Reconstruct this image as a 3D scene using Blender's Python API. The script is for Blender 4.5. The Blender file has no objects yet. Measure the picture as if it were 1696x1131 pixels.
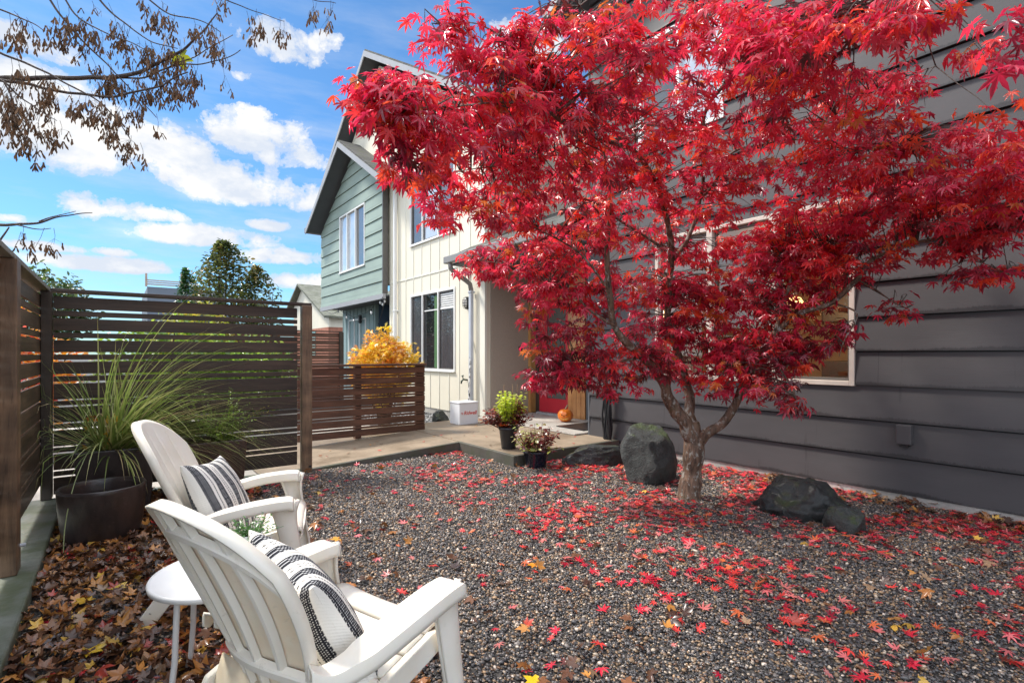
import bpy, math, random
import numpy as np
from mathutils import Vector, Matrix, noise as mnoise

C = bpy.context.scene
COL = C.collection
PI = math.pi
rad = math.radians

# ------------------------------------------------------------------ camera
CAMH = 1.30
YAW = rad(37.5)
FX, FY = math.sin(YAW), math.cos(YAW)
RX, RY = math.cos(YAW), -math.sin(YAW)
FOC, CX0, HY = 850.0, 848.0, 586.0
cd = bpy.data.cameras.new("camera")
cam = bpy.data.objects.new("camera", cd); COL.objects.link(cam)
cam.location = (0, 0, CAMH)
cam.rotation_euler = (PI / 2, 0, -YAW)
cd.sensor_width = 36.0
cd.lens = 36.0 * FOC / 1696.0
cd.shift_y = (HY - 565.5) / 1696.0
cd.clip_end = 3000.0
cd.clip_start = 0.05
C.camera = cam

# ------------------------------------------------------------------ sun, sky, exposure
SUN_EL = rad(52)
SUNV = Vector((-0.56, 0.83, 0)).normalized() * math.cos(SUN_EL) + Vector((0, 0, math.sin(SUN_EL)))
ld = bpy.data.lights.new("sun", 'SUN'); ld.energy = 2.3; ld.angle = rad(9); ld.color = (1.0, 0.95, 0.87)
so = bpy.data.objects.new("sun", ld); COL.objects.link(so)
so.rotation_euler = (-SUNV).to_track_quat('-Z', 'Y').to_euler()
so.location = (0, 0, 20)
C.view_settings.view_transform = 'Standard'
C.view_settings.look = 'None'
C.view_settings.exposure = 1.15
C.view_settings.gamma = 1.0

def P(px, py, D):
    l = (px - CX0) / FOC * D
    return Vector((FX * D + RX * l, FY * D + RY * l, CAMH - (py - HY) / FOC * D))
def ray(px, py):
    l = (px - CX0) / FOC
    return Vector((FX + RX * l, FY + RY * l, -(py - HY) / FOC))
def PXp(px, py, X):
    r = ray(px, py); return Vector((0, 0, CAMH)) + r * (X / r.x)
def PYp(px, py, Y):
    r = ray(px, py); return Vector((0, 0, CAMH)) + r * (Y / r.y)
def G(px, py, z=0.0):
    r = ray(px, py); return Vector((0, 0, CAMH)) + r * ((z - CAMH) / r.z)
def pix(x, y, z):
    D = x * FX + y * FY
    l = x * RX + y * RY
    return CX0 + l / D * FOC, HY - (z - CAMH) / D * FOC, D

class NB:
    """small node builder"""
    def __init__(s, nt): s.nt = nt
    def n(s, t, **kw):
        nd = s.nt.nodes.new(t)
        for k, v in kw.items(): setattr(nd, k, v)
        return nd
    def put(s, sock, v):
        if hasattr(v, 'is_output') or hasattr(v, 'links'):
            s.nt.links.new(v, sock)
        else:
            sock.default_value = v
    def m(s, op, a, b=0.0, c=0.0, clamp=False):
        nd = s.n('ShaderNodeMath', operation=op); nd.use_clamp = clamp
        s.put(nd.inputs[0], a); s.put(nd.inputs[1], b); s.put(nd.inputs[2], c)
        return nd.outputs[0]
    def mix(s, f, a, b):
        nd = s.n('ShaderNodeMix', data_type='RGBA')
        s.put(nd.inputs[0], f)
        for i, v in ((6, a), (7, b)):
            if isinstance(v, tuple) and len(v) == 3: v = v + (1,)
            s.put(nd.inputs[i], v)
        return nd.outputs[2]
    def ramp(s, f, stops, interp='LINEAR'):
        nd = s.n('ShaderNodeValToRGB'); cr = nd.color_ramp; cr.interpolation = interp
        while len(cr.elements) < len(stops): cr.elements.new(0.5)
        for e, (p, c) in zip(cr.elements, stops):
            e.position = p
            if not isinstance(c, tuple): c = (c, c, c)
            e.color = c + (1,) if len(c) == 3 else c
        s.put(nd.inputs[0], f)
        return nd.outputs[0]
    def noise(s, vec, scale, detail=4, rough=0.55, dist=0.0):
        nd = s.n('ShaderNodeTexNoise'); nd.inputs['Scale'].default_value = scale
        nd.inputs['Detail'].default_value = detail; nd.inputs['Roughness'].default_value = rough
        nd.inputs['Distortion'].default_value = dist
        if vec is not None: s.nt.links.new(vec, nd.inputs['Vector'])
        return nd.outputs[0]
    def mapping(s, vec, scale=(1, 1, 1), loc=(0, 0, 0)):
        nd = s.n('ShaderNodeMapping'); nd.inputs['Scale'].default_value = scale
        nd.inputs['Location'].default_value = loc
        s.nt.links.new(vec, nd.inputs['Vector']); return nd.outputs[0]

def build_world():
    w = bpy.data.worlds.new("World"); C.world = w; w.use_nodes = True
    nt = w.node_tree; nt.nodes.clear(); b = NB(nt)
    out = b.n('ShaderNodeOutputWorld')
    sky = b.n('ShaderNodeTexSky', sky_type='NISHITA'); sky.sun_disc = False
    sky.sun_elevation = SUN_EL
    sky.sun_rotation = math.atan2(SUNV.x, SUNV.y)
    sky.air_density = 1.0; sky.dust_density = 0.5; sky.ozone_density = 1.6; sky.altitude = 100
    tc = b.n('ShaderNodeTexCoord'); vec = tc.outputs['Generated']
    sp = b.n('ShaderNodeSeparateXYZ'); nt.links.new(vec, sp.inputs[0])
    az = b.m('ARCTAN2', sp.outputs[0], sp.outputs[1])       # 0 at +Y, positive towards +X
    el = b.m('ARCSINE', sp.outputs[2])
    # cloud bank positions (pixel, pixel, rx, ry) turned into azimuth / elevation of the sky
    banks = [(468, 78, 62, 42), (520, 70, 42, 26), (400, 127, 22, 15), (425, 225, 66, 44), (492, 262, 58, 32), (395, 312, 150, 40), (470, 322, 70, 36),
             (100, 235, 190, 72), (255, 250, 80, 50), (10, 190, 120, 110), (170, 345, 66, 30), (240, 352, 52, 20),
             (75, 85, 55, 26), (20, 60, 40, 24), (330, 394, 100, 20), (270, 385, 50, 16),
             (480, 428, 66, 17), (505, 468, 62, 17), (165, 438, 85, 16), (185, 418, 30, 10), (15, 362, 34, 11),
             (448, 374, 28, 12), (80, 410, 60, 10), (860, 90, 60, 60), (780, 100, 40, 30)]
    mask = None
    for (x, y, rx, ry) in banks:
        def ae(px, py):
            r = ray(px, py).normalized(); return math.atan2(r.x, r.y), math.asin(r.z)
        a0, e0 = ae(x, y); a1, _ = ae(x + rx, y); _, e1 = ae(x, y - ry)
        ra, re_ = abs(a1 - a0), abs(e1 - e0)
        u = b.m('DIVIDE', b.m('SUBTRACT', az, a0), ra)
        v = b.m('DIVIDE', b.m('SUBTRACT', el, e0), re_)
        v = b.m('MULTIPLY', v, b.m('ADD', 1.25, b.m('MULTIPLY', b.m('LESS_THAN', v, 0.0), 0.5)))
        d = b.m('SUBTRACT', 1.0, b.m('ADD', b.m('MULTIPLY', u, u), b.m('MULTIPLY', v, v)))
        mask = d if mask is None else b.m('SMOOTH_MAX', mask, d, 0.35)
    mask = b.m('MAXIMUM', mask, -2.2)
    cv = b.mapping(vec, (1, 1, 1.15))
    n1 = b.noise(cv, 6.5, 10, 0.64, 0.25)
    n2 = b.noise(cv, 21.0, 9, 0.66, 0.2)
    nn = b.m('ADD', b.m('MULTIPLY', b.m('SUBTRACT', n1, 0.5), 7.5), b.m('MULTIPLY', b.m('SUBTRACT', n2, 0.5), 5.5))
    dens = b.m('ADD', mask, nn)
    seen = b.ramp(b.m('MULTIPLY', b.m('ADD', dens, 0.75), 0.8), [(0.0, 0.0), (0.40, 0.60), (1.0, 1.0)], 'EASE')
    # thin streaks, and out of view broken cloud added as fill light
    n3 = b.noise(b.mapping(vec, (1, 1, 2.6), (3, 1, 0)), 2.6, 8, 0.6)
    other = b.ramp(n3, [(0.34, 0.0), (0.50, 1.0)])
    front = b.m('ADD', b.m('MULTIPLY', sp.outputs[0], FX), b.m('MULTIPLY', sp.outputs[1], FY))
    back = b.ramp(b.m('SUBTRACT', front, b.m('MULTIPLY', b.ramp(el, [(0.70, 0.0), (0.95, 1.0)]), 1.0)), [(0.20, 1.0), (0.50, 0.0)])
    wisp = b.m('MULTIPLY', b.ramp(b.noise(b.mapping(vec, (1, 1, 6)), 3.4, 7, 0.6), [(0.45, 0.0), (0.75, 1.0)]), b.ramp(el, [(0.12, 0.65), (0.75, 0.05)]))
    cov = b.m('MAXIMUM', b.m('MAXIMUM', seen, b.m('MULTIPLY', other, back)), wisp)
    shade = b.m('ADD', b.m('MULTIPLY', b.noise(b.mapping(vec, (1, 1, 2.2), (0, 0, 0.035)), 8.0, 6, 0.55), 1.0), 0.0)
    ccol = b.mix(b.ramp(b.m('SUBTRACT', shade, b.m('MULTIPLY', dens, 0.05)), [(0.33, 0.0), (0.56, 1.0)]), (1.0, 0.975, 0.935), (0.66, 0.72, 0.82))
    # the blue of the sky, then the clouds over it
    skyc = b.n('ShaderNodeMix', data_type='RGBA', blend_type='MULTIPLY'); skyc.inputs[0].default_value = 1.0
    nt.links.new(sky.outputs[0], skyc.inputs[6]); skyc.inputs[7].default_value = (0.62, 1.02, 1.30, 1)
    bg1 = b.n('ShaderNodeBackground'); nt.links.new(skyc.outputs[2], bg1.inputs[0]); bg1.inputs[1].default_value = 0.062
    bg2 = b.n('ShaderNodeBackground'); nt.links.new(ccol, bg2.inputs[0]); nt.links.new(b.m('ADD', 0.52, b.m('MULTIPLY', back, 0.56)), bg2.inputs[1])  # cloud out of view glows stronger than the seen banks, as added fill
    ms = b.n('ShaderNodeMixShader'); nt.links.new(cov, ms.inputs[0])
    nt.links.new(bg1.outputs[0], ms.inputs[1]); nt.links.new(bg2.outputs[0], ms.inputs[2])
    nt.links.new(ms.outputs[0], out.inputs[0])
build_world()

# ------------------------------------------------------------------ mesh helpers
def tag(o, label=None, cat=None, group=None, kind=None):
    if label: o['label'] = label
    if cat: o['category'] = cat
    if group: o['group'] = group
    if kind: o['kind'] = kind
    return o
def empty(name, loc=(0, 0, 0), label=None, cat=None, group=None):
    o = bpy.data.objects.new(name, None); COL.objects.link(o)
    o.location = loc; o.empty_display_size = 0.2
    return tag(o, label, cat, group)
def root_loc(o):
    v = Vector((0, 0, 0))
    while o is not None: v += Vector(o.location); o = o.parent
    return v
def sharp(o, deg=35):
    o.data.set_sharp_from_angle(angle=rad(deg)); return o
def link_mesh(name, me, mat, parent=None):
    if mat is not None: me.materials.append(mat)
    o = bpy.data.objects.new(name, me); COL.objects.link(o)
    if parent is not None: o.parent = parent
    return o
def copy_tree(o, parent=None):
    c = o.copy(); COL.objects.link(c)
    if parent is not None: c.parent = parent
    for ch in list(o.children): copy_tree(ch, c)
    return c

class MB:
    """collects geometry in world coordinates; build() makes ONE mesh object"""
    def __init__(s): s.v = []; s.f = []; s.mi = []
    def add(s, vs, fs):
        k = len(s.v); s.v.extend([tuple(p) for p in vs]); s.f.extend([tuple(i + k for i in f) for f in fs])
    def box(s, x0, x1, y0, y1, z0, z1, M=None):
        if x0 > x1: x0, x1 = x1, x0
        if y0 > y1: y0, y1 = y1, y0
        if z0 > z1: z0, z1 = z1, z0
        vs = [Vector((x, y, z)) for z in (z0, z1) for x, y in ((x0, y0), (x1, y0), (x1, y1), (x0, y1))]
        if M is not None: vs = [M @ p for p in vs]
        s.add(vs, [(0, 3, 2, 1), (4, 5, 6, 7), (0, 1, 5, 4), (1, 2, 6, 5), (2, 3, 7, 6), (3, 0, 4, 7)])
    def bar(s, a, b, w, h, up=(0, 0, 1)):
        a, b = Vector(a), Vector(b); d = (b - a).normalized(); up = Vector(up)
        sd = d.cross(up).normalized(); u2 = sd.cross(d).normalized()
        vs = [p + sd * i * w / 2 + u2 * j * h / 2 for p in (a, b) for i, j in ((-1, -1), (1, -1), (1, 1), (-1, 1))]
        s.add(vs, [(0, 1, 2, 3), (7, 6, 5, 4), (0, 4, 5, 1), (1, 5, 6, 2), (2, 6, 7, 3), (3, 7, 4, 0)])
    def tube(s, pts, rs, n=8, cap=True):
        pts = [Vector(p) for p in pts]
        if not isinstance(rs, (list, tuple)): rs = [rs] * len(pts)
        k = len(s.v); prev = None
        for i, p in enumerate(pts):
            d = (pts[min(i + 1, len(pts) - 1)] - pts[max(i - 1, 0)])
            d = d.normalized() if d.length > 1e-9 else Vector((0, 0, 1))
            if prev is None:
                a = d.orthogonal().normalized()
            else:
                a = prev - d * prev.dot(d)
                a = a.normalized() if a.length > 1e-6 else d.orthogonal().normalized()
            prev = a; bb = d.cross(a)
            for j in range(n):
                t = 2 * PI * j / n
                s.v.append(tuple(p + (a * math.cos(t) + bb * math.sin(t)) * rs[i]))
        for i in range(len(pts) - 1):
            for j in range(n):
                j2 = (j + 1) % n
                s.f.append((k + i * n + j, k + i * n + j2, k + (i + 1) * n + j2, k + (i + 1) * n + j))
        if cap:
            s.f.append(tuple(k + j for j in reversed(range(n))))
            s.f.append(tuple(k + (len(pts) - 1) * n + j for j in range(n)))
    def lathe(s, prof, n=32, c=(0, 0, 0), sx=1.0, sy=1.0):
        k = len(s.v)
        for r, z in prof:
            for j in range(n):
                t = 2 * PI * j / n
                s.v.append((c[0] + r * math.cos(t) * sx, c[1] + r * math.sin(t) * sy, c[2] + z))
        for i in range(len(prof) - 1):
            for j in range(n):
                j2 = (j + 1) % n
                s.f.append((k + i * n + j, k + i * n + j2, k + (i + 1) * n + j2, k + (i + 1) * n + j))
    def grid(s, fn, nu, nv):
        k = len(s.v)
        for j in range(nv + 1):
            for i in range(nu + 1):
                s.v.append(tuple(fn(i / nu, j / nv)))
        for j in range(nv):
            for i in range(nu):
                a = k + j * (nu + 1) + i
                s.f.append((a, a + 1, a + nu + 2, a + nu + 1))
    def poly(s, pts): s.add(pts, [tuple(range(len(pts)))])
    def prism(s, pts, off):
        n = len(pts); off = Vector(off); pts = [Vector(p) for p in pts]
        s.add(pts + [p + off for p in pts], [tuple(reversed(range(n))), tuple(range(n, 2 * n))] + [(i, (i + 1) % n, n + (i + 1) % n, n + i) for i in range(n)])
    def build(s, name, mat, parent=None, smooth=False, bevel=0.0, seg=2, solid=0.0, sub=0):
        off = root_loc(parent) if parent is not None else Vector((0, 0, 0))
        me = bpy.data.meshes.new(name)
        me.from_pydata([(x - off.x, y - off.y, z - off.z) for x, y, z in s.v], [], s.f)
        me.update()
        o = link_mesh(name, me, mat, parent)
        if smooth: me.polygons.foreach_set('use_smooth', [True] * len(me.polygons))
        if solid:
            m = o.modifiers.new('solid', 'SOLIDIFY'); m.thickness = solid; m.offset = 0
        if bevel:
            m = o.modifiers.new('bevel', 'BEVEL'); m.width = bevel; m.segments = seg; m.limit_method = 'ANGLE'; m.angle_limit = rad(40)
        if sub:
            m = o.modifiers.new('sub', 'SUBSURF'); m.levels = sub; m.render_levels = sub
        return o

def np_mesh(name, V, F, mat, parent=None, cols=None, smooth=False):
    """V (n,3), F (m,k) with constant k, cols (n,3) per-vertex own colour"""
    off = root_loc(parent) if parent is not None else Vector((0, 0, 0))
    V = np.asarray(V, np.float32) - np.array(off, np.float32)
    F = np.asarray(F, np.int32); m, k = F.shape
    me = bpy.data.meshes.new(name)
    me.vertices.add(len(V)); me.vertices.foreach_set('co', V.ravel())
    me.loops.add(m * k); me.loops.foreach_set('vertex_index', F.ravel())
    me.polygons.add(m)
    me.polygons.foreach_set('loop_start', np.arange(0, m * k, k, dtype=np.int32))
    me.polygons.foreach_set('loop_total', np.full(m, k, np.int32))
    if smooth: me.polygons.foreach_set('use_smooth', np.ones(m, bool))
    me.update(calc_edges=True)
    if cols is not None:
        at = me.color_attributes.new('tint', 'FLOAT_COLOR', 'POINT')
        c4 = np.ones((len(V), 4), np.float32); c4[:, :3] = cols
        at.data.foreach_set('color', c4.ravel())
    return link_mesh(name, me, mat, parent)

# ------------------------------------------------------------------ materials
def new_mat(name):
    m = bpy.data.materials.new(name); m.use_nodes = True
    nt = m.node_tree; nt.nodes.clear(); b = NB(nt)
    out = b.n('ShaderNodeOutputMaterial'); p = b.n('ShaderNodeBsdfPrincipled')
    nt.links.new(p.outputs[0], out.inputs[0])
    return m, b, p, out
def setp(b, p, **kw):
    names = {'col': 'Base Color', 'rough': 'Roughness', 'metal': 'Metallic', 'spec': 'Specular IOR Level', 'coat': 'Coat Weight',
             'coatr': 'Coat Roughness', 'trans': 'Transmission Weight', 'sss': 'Subsurface Weight', 'normal': 'Normal', 'ecol': 'Emission Color', 'estr': 'Emission Strength', 'alpha': 'Alpha'}
    for k, v in kw.items():
        if isinstance(v, tuple) and len(v) == 3: v = v + (1,)
        b.put(p.inputs[names[k]], v)
def bump(b, p, h, strength=0.3, dist=0.01):
    nd = b.n('ShaderNodeBump'); nd.inputs['Strength'].default_value = strength; nd.inputs['Distance'].default_value = dist
    b.put(nd.inputs['Height'], h); b.nt.links.new(nd.outputs[0], p.inputs['Normal']); return nd
def pos(b):
    return b.n('ShaderNodeNewGeometry').outputs['Position']
def obj_co(b):
    return b.n('ShaderNodeTexCoord').outputs['Object']

def simple(name, c, rough=0.6, var=0.12, scale=6.0, bs=0.15, bd=0.004, bscale=60, metal=0.0, coat=0.0, spec=0.5, stretch=(1, 1, 1)):
    m, b, p, o = new_mat(name)
    v = b.mapping(pos(b), stretch)
    n = b.noise(v, scale, 6, 0.6)
    lo = tuple(x * (1 - var) for x in c); hi = tuple(min(1, x * (1 + var)) for x in c)
    col = b.mix(b.ramp(n, [(0.3, 0.0), (0.7, 1.0)]), lo, hi)
    setp(b, p, col=col, rough=b.m('ADD', rough - 0.08, b.m('MULTIPLY', n, 0.16)), metal=metal, coat=coat, spec=spec)
    if bs: bump(b, p, b.noise(v, bscale, 4, 0.6), bs, bd)
    return m

M = {}
def wood(name, dark, light, rough=0.55, axis='X', scale=1.0, wet=0.0):
    m, b, p, o = new_mat(name)
    st = {'X': (1.2, 14, 22), 'Y': (14, 1.2, 22), 'Z': (14, 14, 1.2)}[axis]
    v = b.mapping(pos(b), tuple(k * scale for k in st))
    n1 = b.noise(v, 1.6, 8, 0.65, 0.6); n2 = b.noise(b.mapping(pos(b), (1.5, 1.5, 5.5)), 1.3, 3, 0.5)
    n3 = b.noise(v, 6.0, 6, 0.7)
    f = b.m('ADD', b.m('MULTIPLY', n1, 0.6), b.m('MULTIPLY', n2, 0.5))
    col = b.ramp(f, [(0.34, dark), (0.56, tuple((a + c) / 2 for a, c in zip(dark, light))), (0.74, light)])
    col = b.mix(b.ramp(n3, [(0.55, 0.0), (0.72, 0.55)]), col, tuple(x * 0.45 for x in dark))
    setp(b, p, col=col, rough=b.m('ADD', rough - 0.15, b.m('MULTIPLY', n2, 0.35)), coat=wet, coatr=0.25)
    bump(b, p, b.m('ADD', n1, b.m('MULTIPLY', n3, 0.5)), 0.45, 0.004)
    return m
M['fence_dark'] = wood('fence_dark', (0.020, 0.013, 0.009), (0.095, 0.060, 0.042), 0.66, 'X', wet=0.0)
M['fence_side'] = wood('fence_side', (0.035, 0.021, 0.011), (0.21, 0.135, 0.08), 0.5, 'Y', wet=0.1)
M['fence_brown'] = wood('fence_brown', (0.030, 0.012, 0.007), (0.19, 0.078, 0.042), 0.45, 'X', wet=0.3)
M['post_wood'] = wood('post_wood', (0.045, 0.024, 0.013), (0.30, 0.18, 0.10), 0.55, 'Z', wet=0.1)
M['post_dark'] = wood('post_dark', (0.025, 0.018, 0.012), (0.075, 0.05, 0.034), 0.55, 'Z')
M['cedar'] = wood('cedar', (0.30, 0.11, 0.03), (0.66, 0.32, 0.11), 0.4, 'Z', wet=0.4)
M['amber_trim'] = wood('amber_trim', (0.42, 0.19, 0.05), (0.62, 0.33, 0.11), 0.35, 'Z', wet=0.4)

def siding_mat(name, c, stain=0.5, pitch=0.313, z0=0.076, rough=0.55):
    m, b, p, o = new_mat(name)
    g = pos(b); sp = b.n('ShaderNodeSeparateXYZ'); b.nt.links.new(g, sp.inputs[0])
    big = b.noise(b.mapping(g, (1, 0.8, 2.5)), 1.2, 5, 0.6)
    fine = b.noise(b.mapping(g, (1, 1, 1)), 90, 3, 0.6)
    grain = b.noise(b.mapping(g, (3, 3, 60)), 2.0, 5, 0.6)
    col = b.mix(b.ramp(big, [(0.3, 0.0), (0.7, 1.0)]), tuple(x * 0.88 for x in c), tuple(x * 1.12 for x in c))
    # damp band with a ragged upper edge above the drip edge of every board, and a few drip runs
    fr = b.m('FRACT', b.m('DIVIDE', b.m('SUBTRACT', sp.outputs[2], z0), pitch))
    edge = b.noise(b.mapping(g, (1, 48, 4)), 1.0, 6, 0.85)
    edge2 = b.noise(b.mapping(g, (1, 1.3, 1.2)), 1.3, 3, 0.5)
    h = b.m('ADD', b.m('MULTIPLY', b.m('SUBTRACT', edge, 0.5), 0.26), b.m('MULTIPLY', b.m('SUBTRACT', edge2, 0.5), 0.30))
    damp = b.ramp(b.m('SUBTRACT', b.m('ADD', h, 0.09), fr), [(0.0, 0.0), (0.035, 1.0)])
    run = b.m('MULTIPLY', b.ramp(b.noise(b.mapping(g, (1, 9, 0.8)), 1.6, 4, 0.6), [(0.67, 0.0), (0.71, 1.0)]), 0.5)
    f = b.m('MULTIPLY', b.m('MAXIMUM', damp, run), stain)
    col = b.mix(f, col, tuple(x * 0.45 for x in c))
    ci = b.m('FLOOR', b.m('DIVIDE', b.m('SUBTRACT', sp.outputs[2], z0), pitch))
    sh = b.m('FRACT', b.m('MULTIPLY', b.m('SINE', b.m('MULTIPLY', ci, 12.9898)), 43758.5))
    seam = b.m('LESS_THAN', b.m('FRACT', b.m('ADD', b.m('DIVIDE', sp.outputs[1], 3.66), sh)), 0.0011)
    col = b.mix(b.m('MULTIPLY', seam, 0.8), col, tuple(x * 0.25 for x in c))
    bt = b.m('FRACT', b.m('MULTIPLY', b.m('SINE', b.m('MULTIPLY', ci, 78.233)), 9631.7))
    col = b.mix(b.m('MULTIPLY', bt, 0.16), col, tuple(x * 1.7 for x in c))
    sc = b.ramp(b.noise(g, 210, 2, 0.5), [(0.74, 0.0), (0.78, 0.5)])
    col = b.mix(b.m('MULTIPLY', sc, 0.25), col, tuple(min(1, x * 2.0) for x in c))
    setp(b, p, col=col, rough=b.m('SUBTRACT', rough, b.m('MULTIPLY', f, 0.22)), spec=0.35)
    bump(b, p, b.m('ADD', grain, b.m('MULTIPLY', fine, 0.5)), 0.22, 0.003)
    return m
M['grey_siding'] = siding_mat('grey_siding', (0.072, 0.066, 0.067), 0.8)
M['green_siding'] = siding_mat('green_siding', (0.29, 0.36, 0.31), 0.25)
M['cream'] = simple('cream', (0.80, 0.74, 0.60), 0.6, 0.05, 1.5, 0.1, 0.002, 40, stretch=(1, 1, 0.4))
M['cream_trim'] = simple('cream_trim', (0.80, 0.77, 0.66), 0.5, 0.04, 2)
M['white_trim'] = simple('white_trim', (0.80, 0.79, 0.76), 0.45, 0.04, 3)
M['tan_frame'] = simple('tan_frame', (0.62, 0.53, 0.45), 0.5, 0.08, 8)
M['beige'] = simple('beige', (0.40, 0.34, 0.275), 0.75, 0.05, 30, 0.15, 0.002, 160)
M['teal'] = simple('teal', (0.24, 0.33, 0.33), 0.6, 0.06, 2)
M['navy'] = simple('navy', (0.055, 0.10, 0.16), 0.5, 0.1, 2)
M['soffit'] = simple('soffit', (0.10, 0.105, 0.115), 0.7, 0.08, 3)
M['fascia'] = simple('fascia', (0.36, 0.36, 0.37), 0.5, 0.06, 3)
M['dark_metal'] = simple('dark_metal', (0.03, 0.03, 0.032), 0.4, 0.1, 10, metal=0.5)
M['gutter'] = simple('gutter', (0.24, 0.23, 0.22), 0.4, 0.1, 6)
M['downspout'] = simple('downspout', (0.50, 0.53, 0.58), 0.35, 0.05, 6)
M['dark_frame'] = simple('dark_frame', (0.12, 0.11, 0.10), 0.4, 0.1, 6)
M['black'] = simple('black', (0.015, 0.015, 0.016), 0.35, 0.1, 10)
M['rubber'] = simple('rubber', (0.012, 0.012, 0.014), 0.4, 0.2, 30, 0.3, 0.003, 80)
def shingle():
    m, b, p, o = new_mat('shingles')
    g = pos(b)
    br = b.n('ShaderNodeTexBrick'); b.nt.links.new(b.mapping(g, (0, 0, 0)), br.inputs[0])
    nt = b.nt
    sp = b.n('ShaderNodeSeparateXYZ'); nt.links.new(g, sp.inputs[0])
    cb = b.n('ShaderNodeCombineXYZ'); nt.links.new(b.m('ADD', sp.outputs[1], b.m('MULTIPLY', sp.outputs[0], 0.0)), cb.inputs[0]); nt.links.new(b.m('ADD', sp.outputs[2], 0.0), cb.inputs[1])
    nt.links.new(cb.outputs[0], br.inputs[0])
    br.inputs['Scale'].default_value = 1.0; br.inputs['Brick Width'].default_value = 0.3; br.inputs['Row Height'].default_value = 0.075; br.inputs['Mortar Size'].default_value = 0.008
    br.inputs['Color1'].default_value = (0.055, 0.052, 0.05, 1); br.inputs['Color2'].default_value = (0.12, 0.115, 0.11, 1); br.inputs['Mortar'].default_value = (0.03, 0.03, 0.03, 1)
    n = b.noise(g, 7, 5, 0.6)
    col = b.mix(b.ramp(n, [(0.5, 0.0), (0.65, 0.55)]), br.outputs[0], (0.09, 0.11, 0.04))
    setp(b, p, col=col, rough=0.8); bump(b, p, br.outputs['Fac'], 0.6, -0.01)
    return m
M['shingles'] = shingle()
def concrete(name, c, moss=0.0, wet=0.0):
    m, b, p, o = new_mat(name)
    g = pos(b)
    n1 = b.noise(g, 1.6, 7, 0.62); n2 = b.noise(g, 30, 6, 0.7); n3 = b.noise(g, 5, 6, 0.6)
    col = b.mix(b.ramp(n1, [(0.35, 0.0), (0.65, 1.0)]), tuple(x * 0.62 for x in c), c)
    col = b.mix(b.ramp(n2, [(0.45, 0.0), (0.75, 0.6)]), col, tuple(x * 0.5 for x in c))
    if moss: col = b.mix(b.m('MULTIPLY', b.ramp(n3, [(0.42, 0.0), (0.62, 1.0)]), moss), col, (0.06, 0.075, 0.025))
    rg = b.m('SUBTRACT', 0.75, b.m('MULTIPLY', b.ramp(n1, [(0.35, 1.0), (0.6, 0.0)]), wet))
    setp(b, p, col=col, rough=rg); bump(b, p, b.m('ADD', n2, b.m('MULTIPLY', n3, 0.4)), 0.35, 0.004)
    return m
M['path'] = concrete('path', (0.36, 0.27, 0.185), 0.05, 0.5)
M['path_edge'] = concrete('path_edge', (0.13, 0.12, 0.10), 0.5, 0.3)
M['step'] = concrete('step', (0.55, 0.50, 0.44), 0.0, 0.2)
M['foundation'] = concrete('foundation', (0.58, 0.54, 0.49), 0.15, 0.0)
M['mossy_curb'] = concrete('mossy_curb', (0.20, 0.21, 0.17), 0.75, 0.35)

def glass_dark(name, c=(0.02, 0.022, 0.025), rough=0.03):
    m, b, p, o = new_mat(name); n = b.noise(pos(b), 3, 3)
    setp(b, p, col=b.mix(n, tuple(x * 0.6 for x in c), tuple(x * 1.4 for x in c)), rough=rough, spec=1.0, coat=1.0, coatr=0.02)
    bump(b, p, b.noise(pos(b), 1.2, 2), 0.06, 0.02)
    return m
M['pane_dark'] = glass_dark('pane_dark')
M['pane_screen'] = glass_dark('pane_screen', (0.07, 0.065, 0.07), 0.25)
M['pane_light'] = glass_dark('pane_light', (0.48, 0.53, 0.60))  # pale sky reflection and curtain both put into the pane colour
M['pane_green'] = glass_dark('pane_green', (0.04, 0.10, 0.045))
def clear_glass():
    m, b, p, o = new_mat('clear_glass')
    tr = b.n('ShaderNodeBsdfTransparent'); gl = b.n('ShaderNodeBsdfGlossy'); gl.inputs['Roughness'].default_value = 0.01
    fr = b.n('ShaderNodeFresnel'); fr.inputs[0].default_value = 1.5
    mx = b.n('ShaderNodeMixShader'); b.nt.links.new(b.m('MULTIPLY', fr.outputs[0], 1.4, clamp=True), mx.inputs[0])
    b.nt.links.new(tr.outputs[0], mx.inputs[1]); b.nt.links.new(gl.outputs[0], mx.inputs[2]); b.nt.links.new(mx.outputs[0], o.inputs[0])
    return m
M['clear_glass'] = clear_glass()
def tint_mat(name, rough=0.5, trans=0.0, coat=0.0, spec=0.5, bs=0.0, bscale=80, sat=1.0):
    """own colour per leaf / pebble from the 'tint' attribute; trans = light that comes through the blade"""
    m, b, p, o = new_mat(name)
    at = b.n('ShaderNodeAttribute'); at.attribute_name = 'tint'
    setp(b, p, col=at.outputs[0], rough=rough, coat=coat, coatr=0.2, spec=spec)
    if bs: bump(b, p, b.noise(pos(b), bscale, 3), bs, 0.002)
    if trans:
        t = b.n('ShaderNodeBsdfTranslucent'); b.nt.links.new(at.outputs[0], t.inputs[0])
        mx = b.n('ShaderNodeMixShader'); mx.inputs[0].default_value = trans
        b.nt.links.new(p.outputs[0], mx.inputs[1]); b.nt.links.new(t.outputs[0], mx.inputs[2]); b.nt.links.new(mx.outputs[0], o.inputs[0])
    return m
M['leaf'] = tint_mat('leaf', 0.30, 0.55, 0.6, 0.9); M['seed'] = tint_mat('seed', 0.7, 0.2)
M['litter'] = tint_mat('litter', 0.28, 0.12, 0.25, 0.5)
M['pebble'] = tint_mat('pebble', 0.33, 0, 0.1, 0.5)
M['blade'] = tint_mat('blade', 0.42, 0.25)
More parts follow.
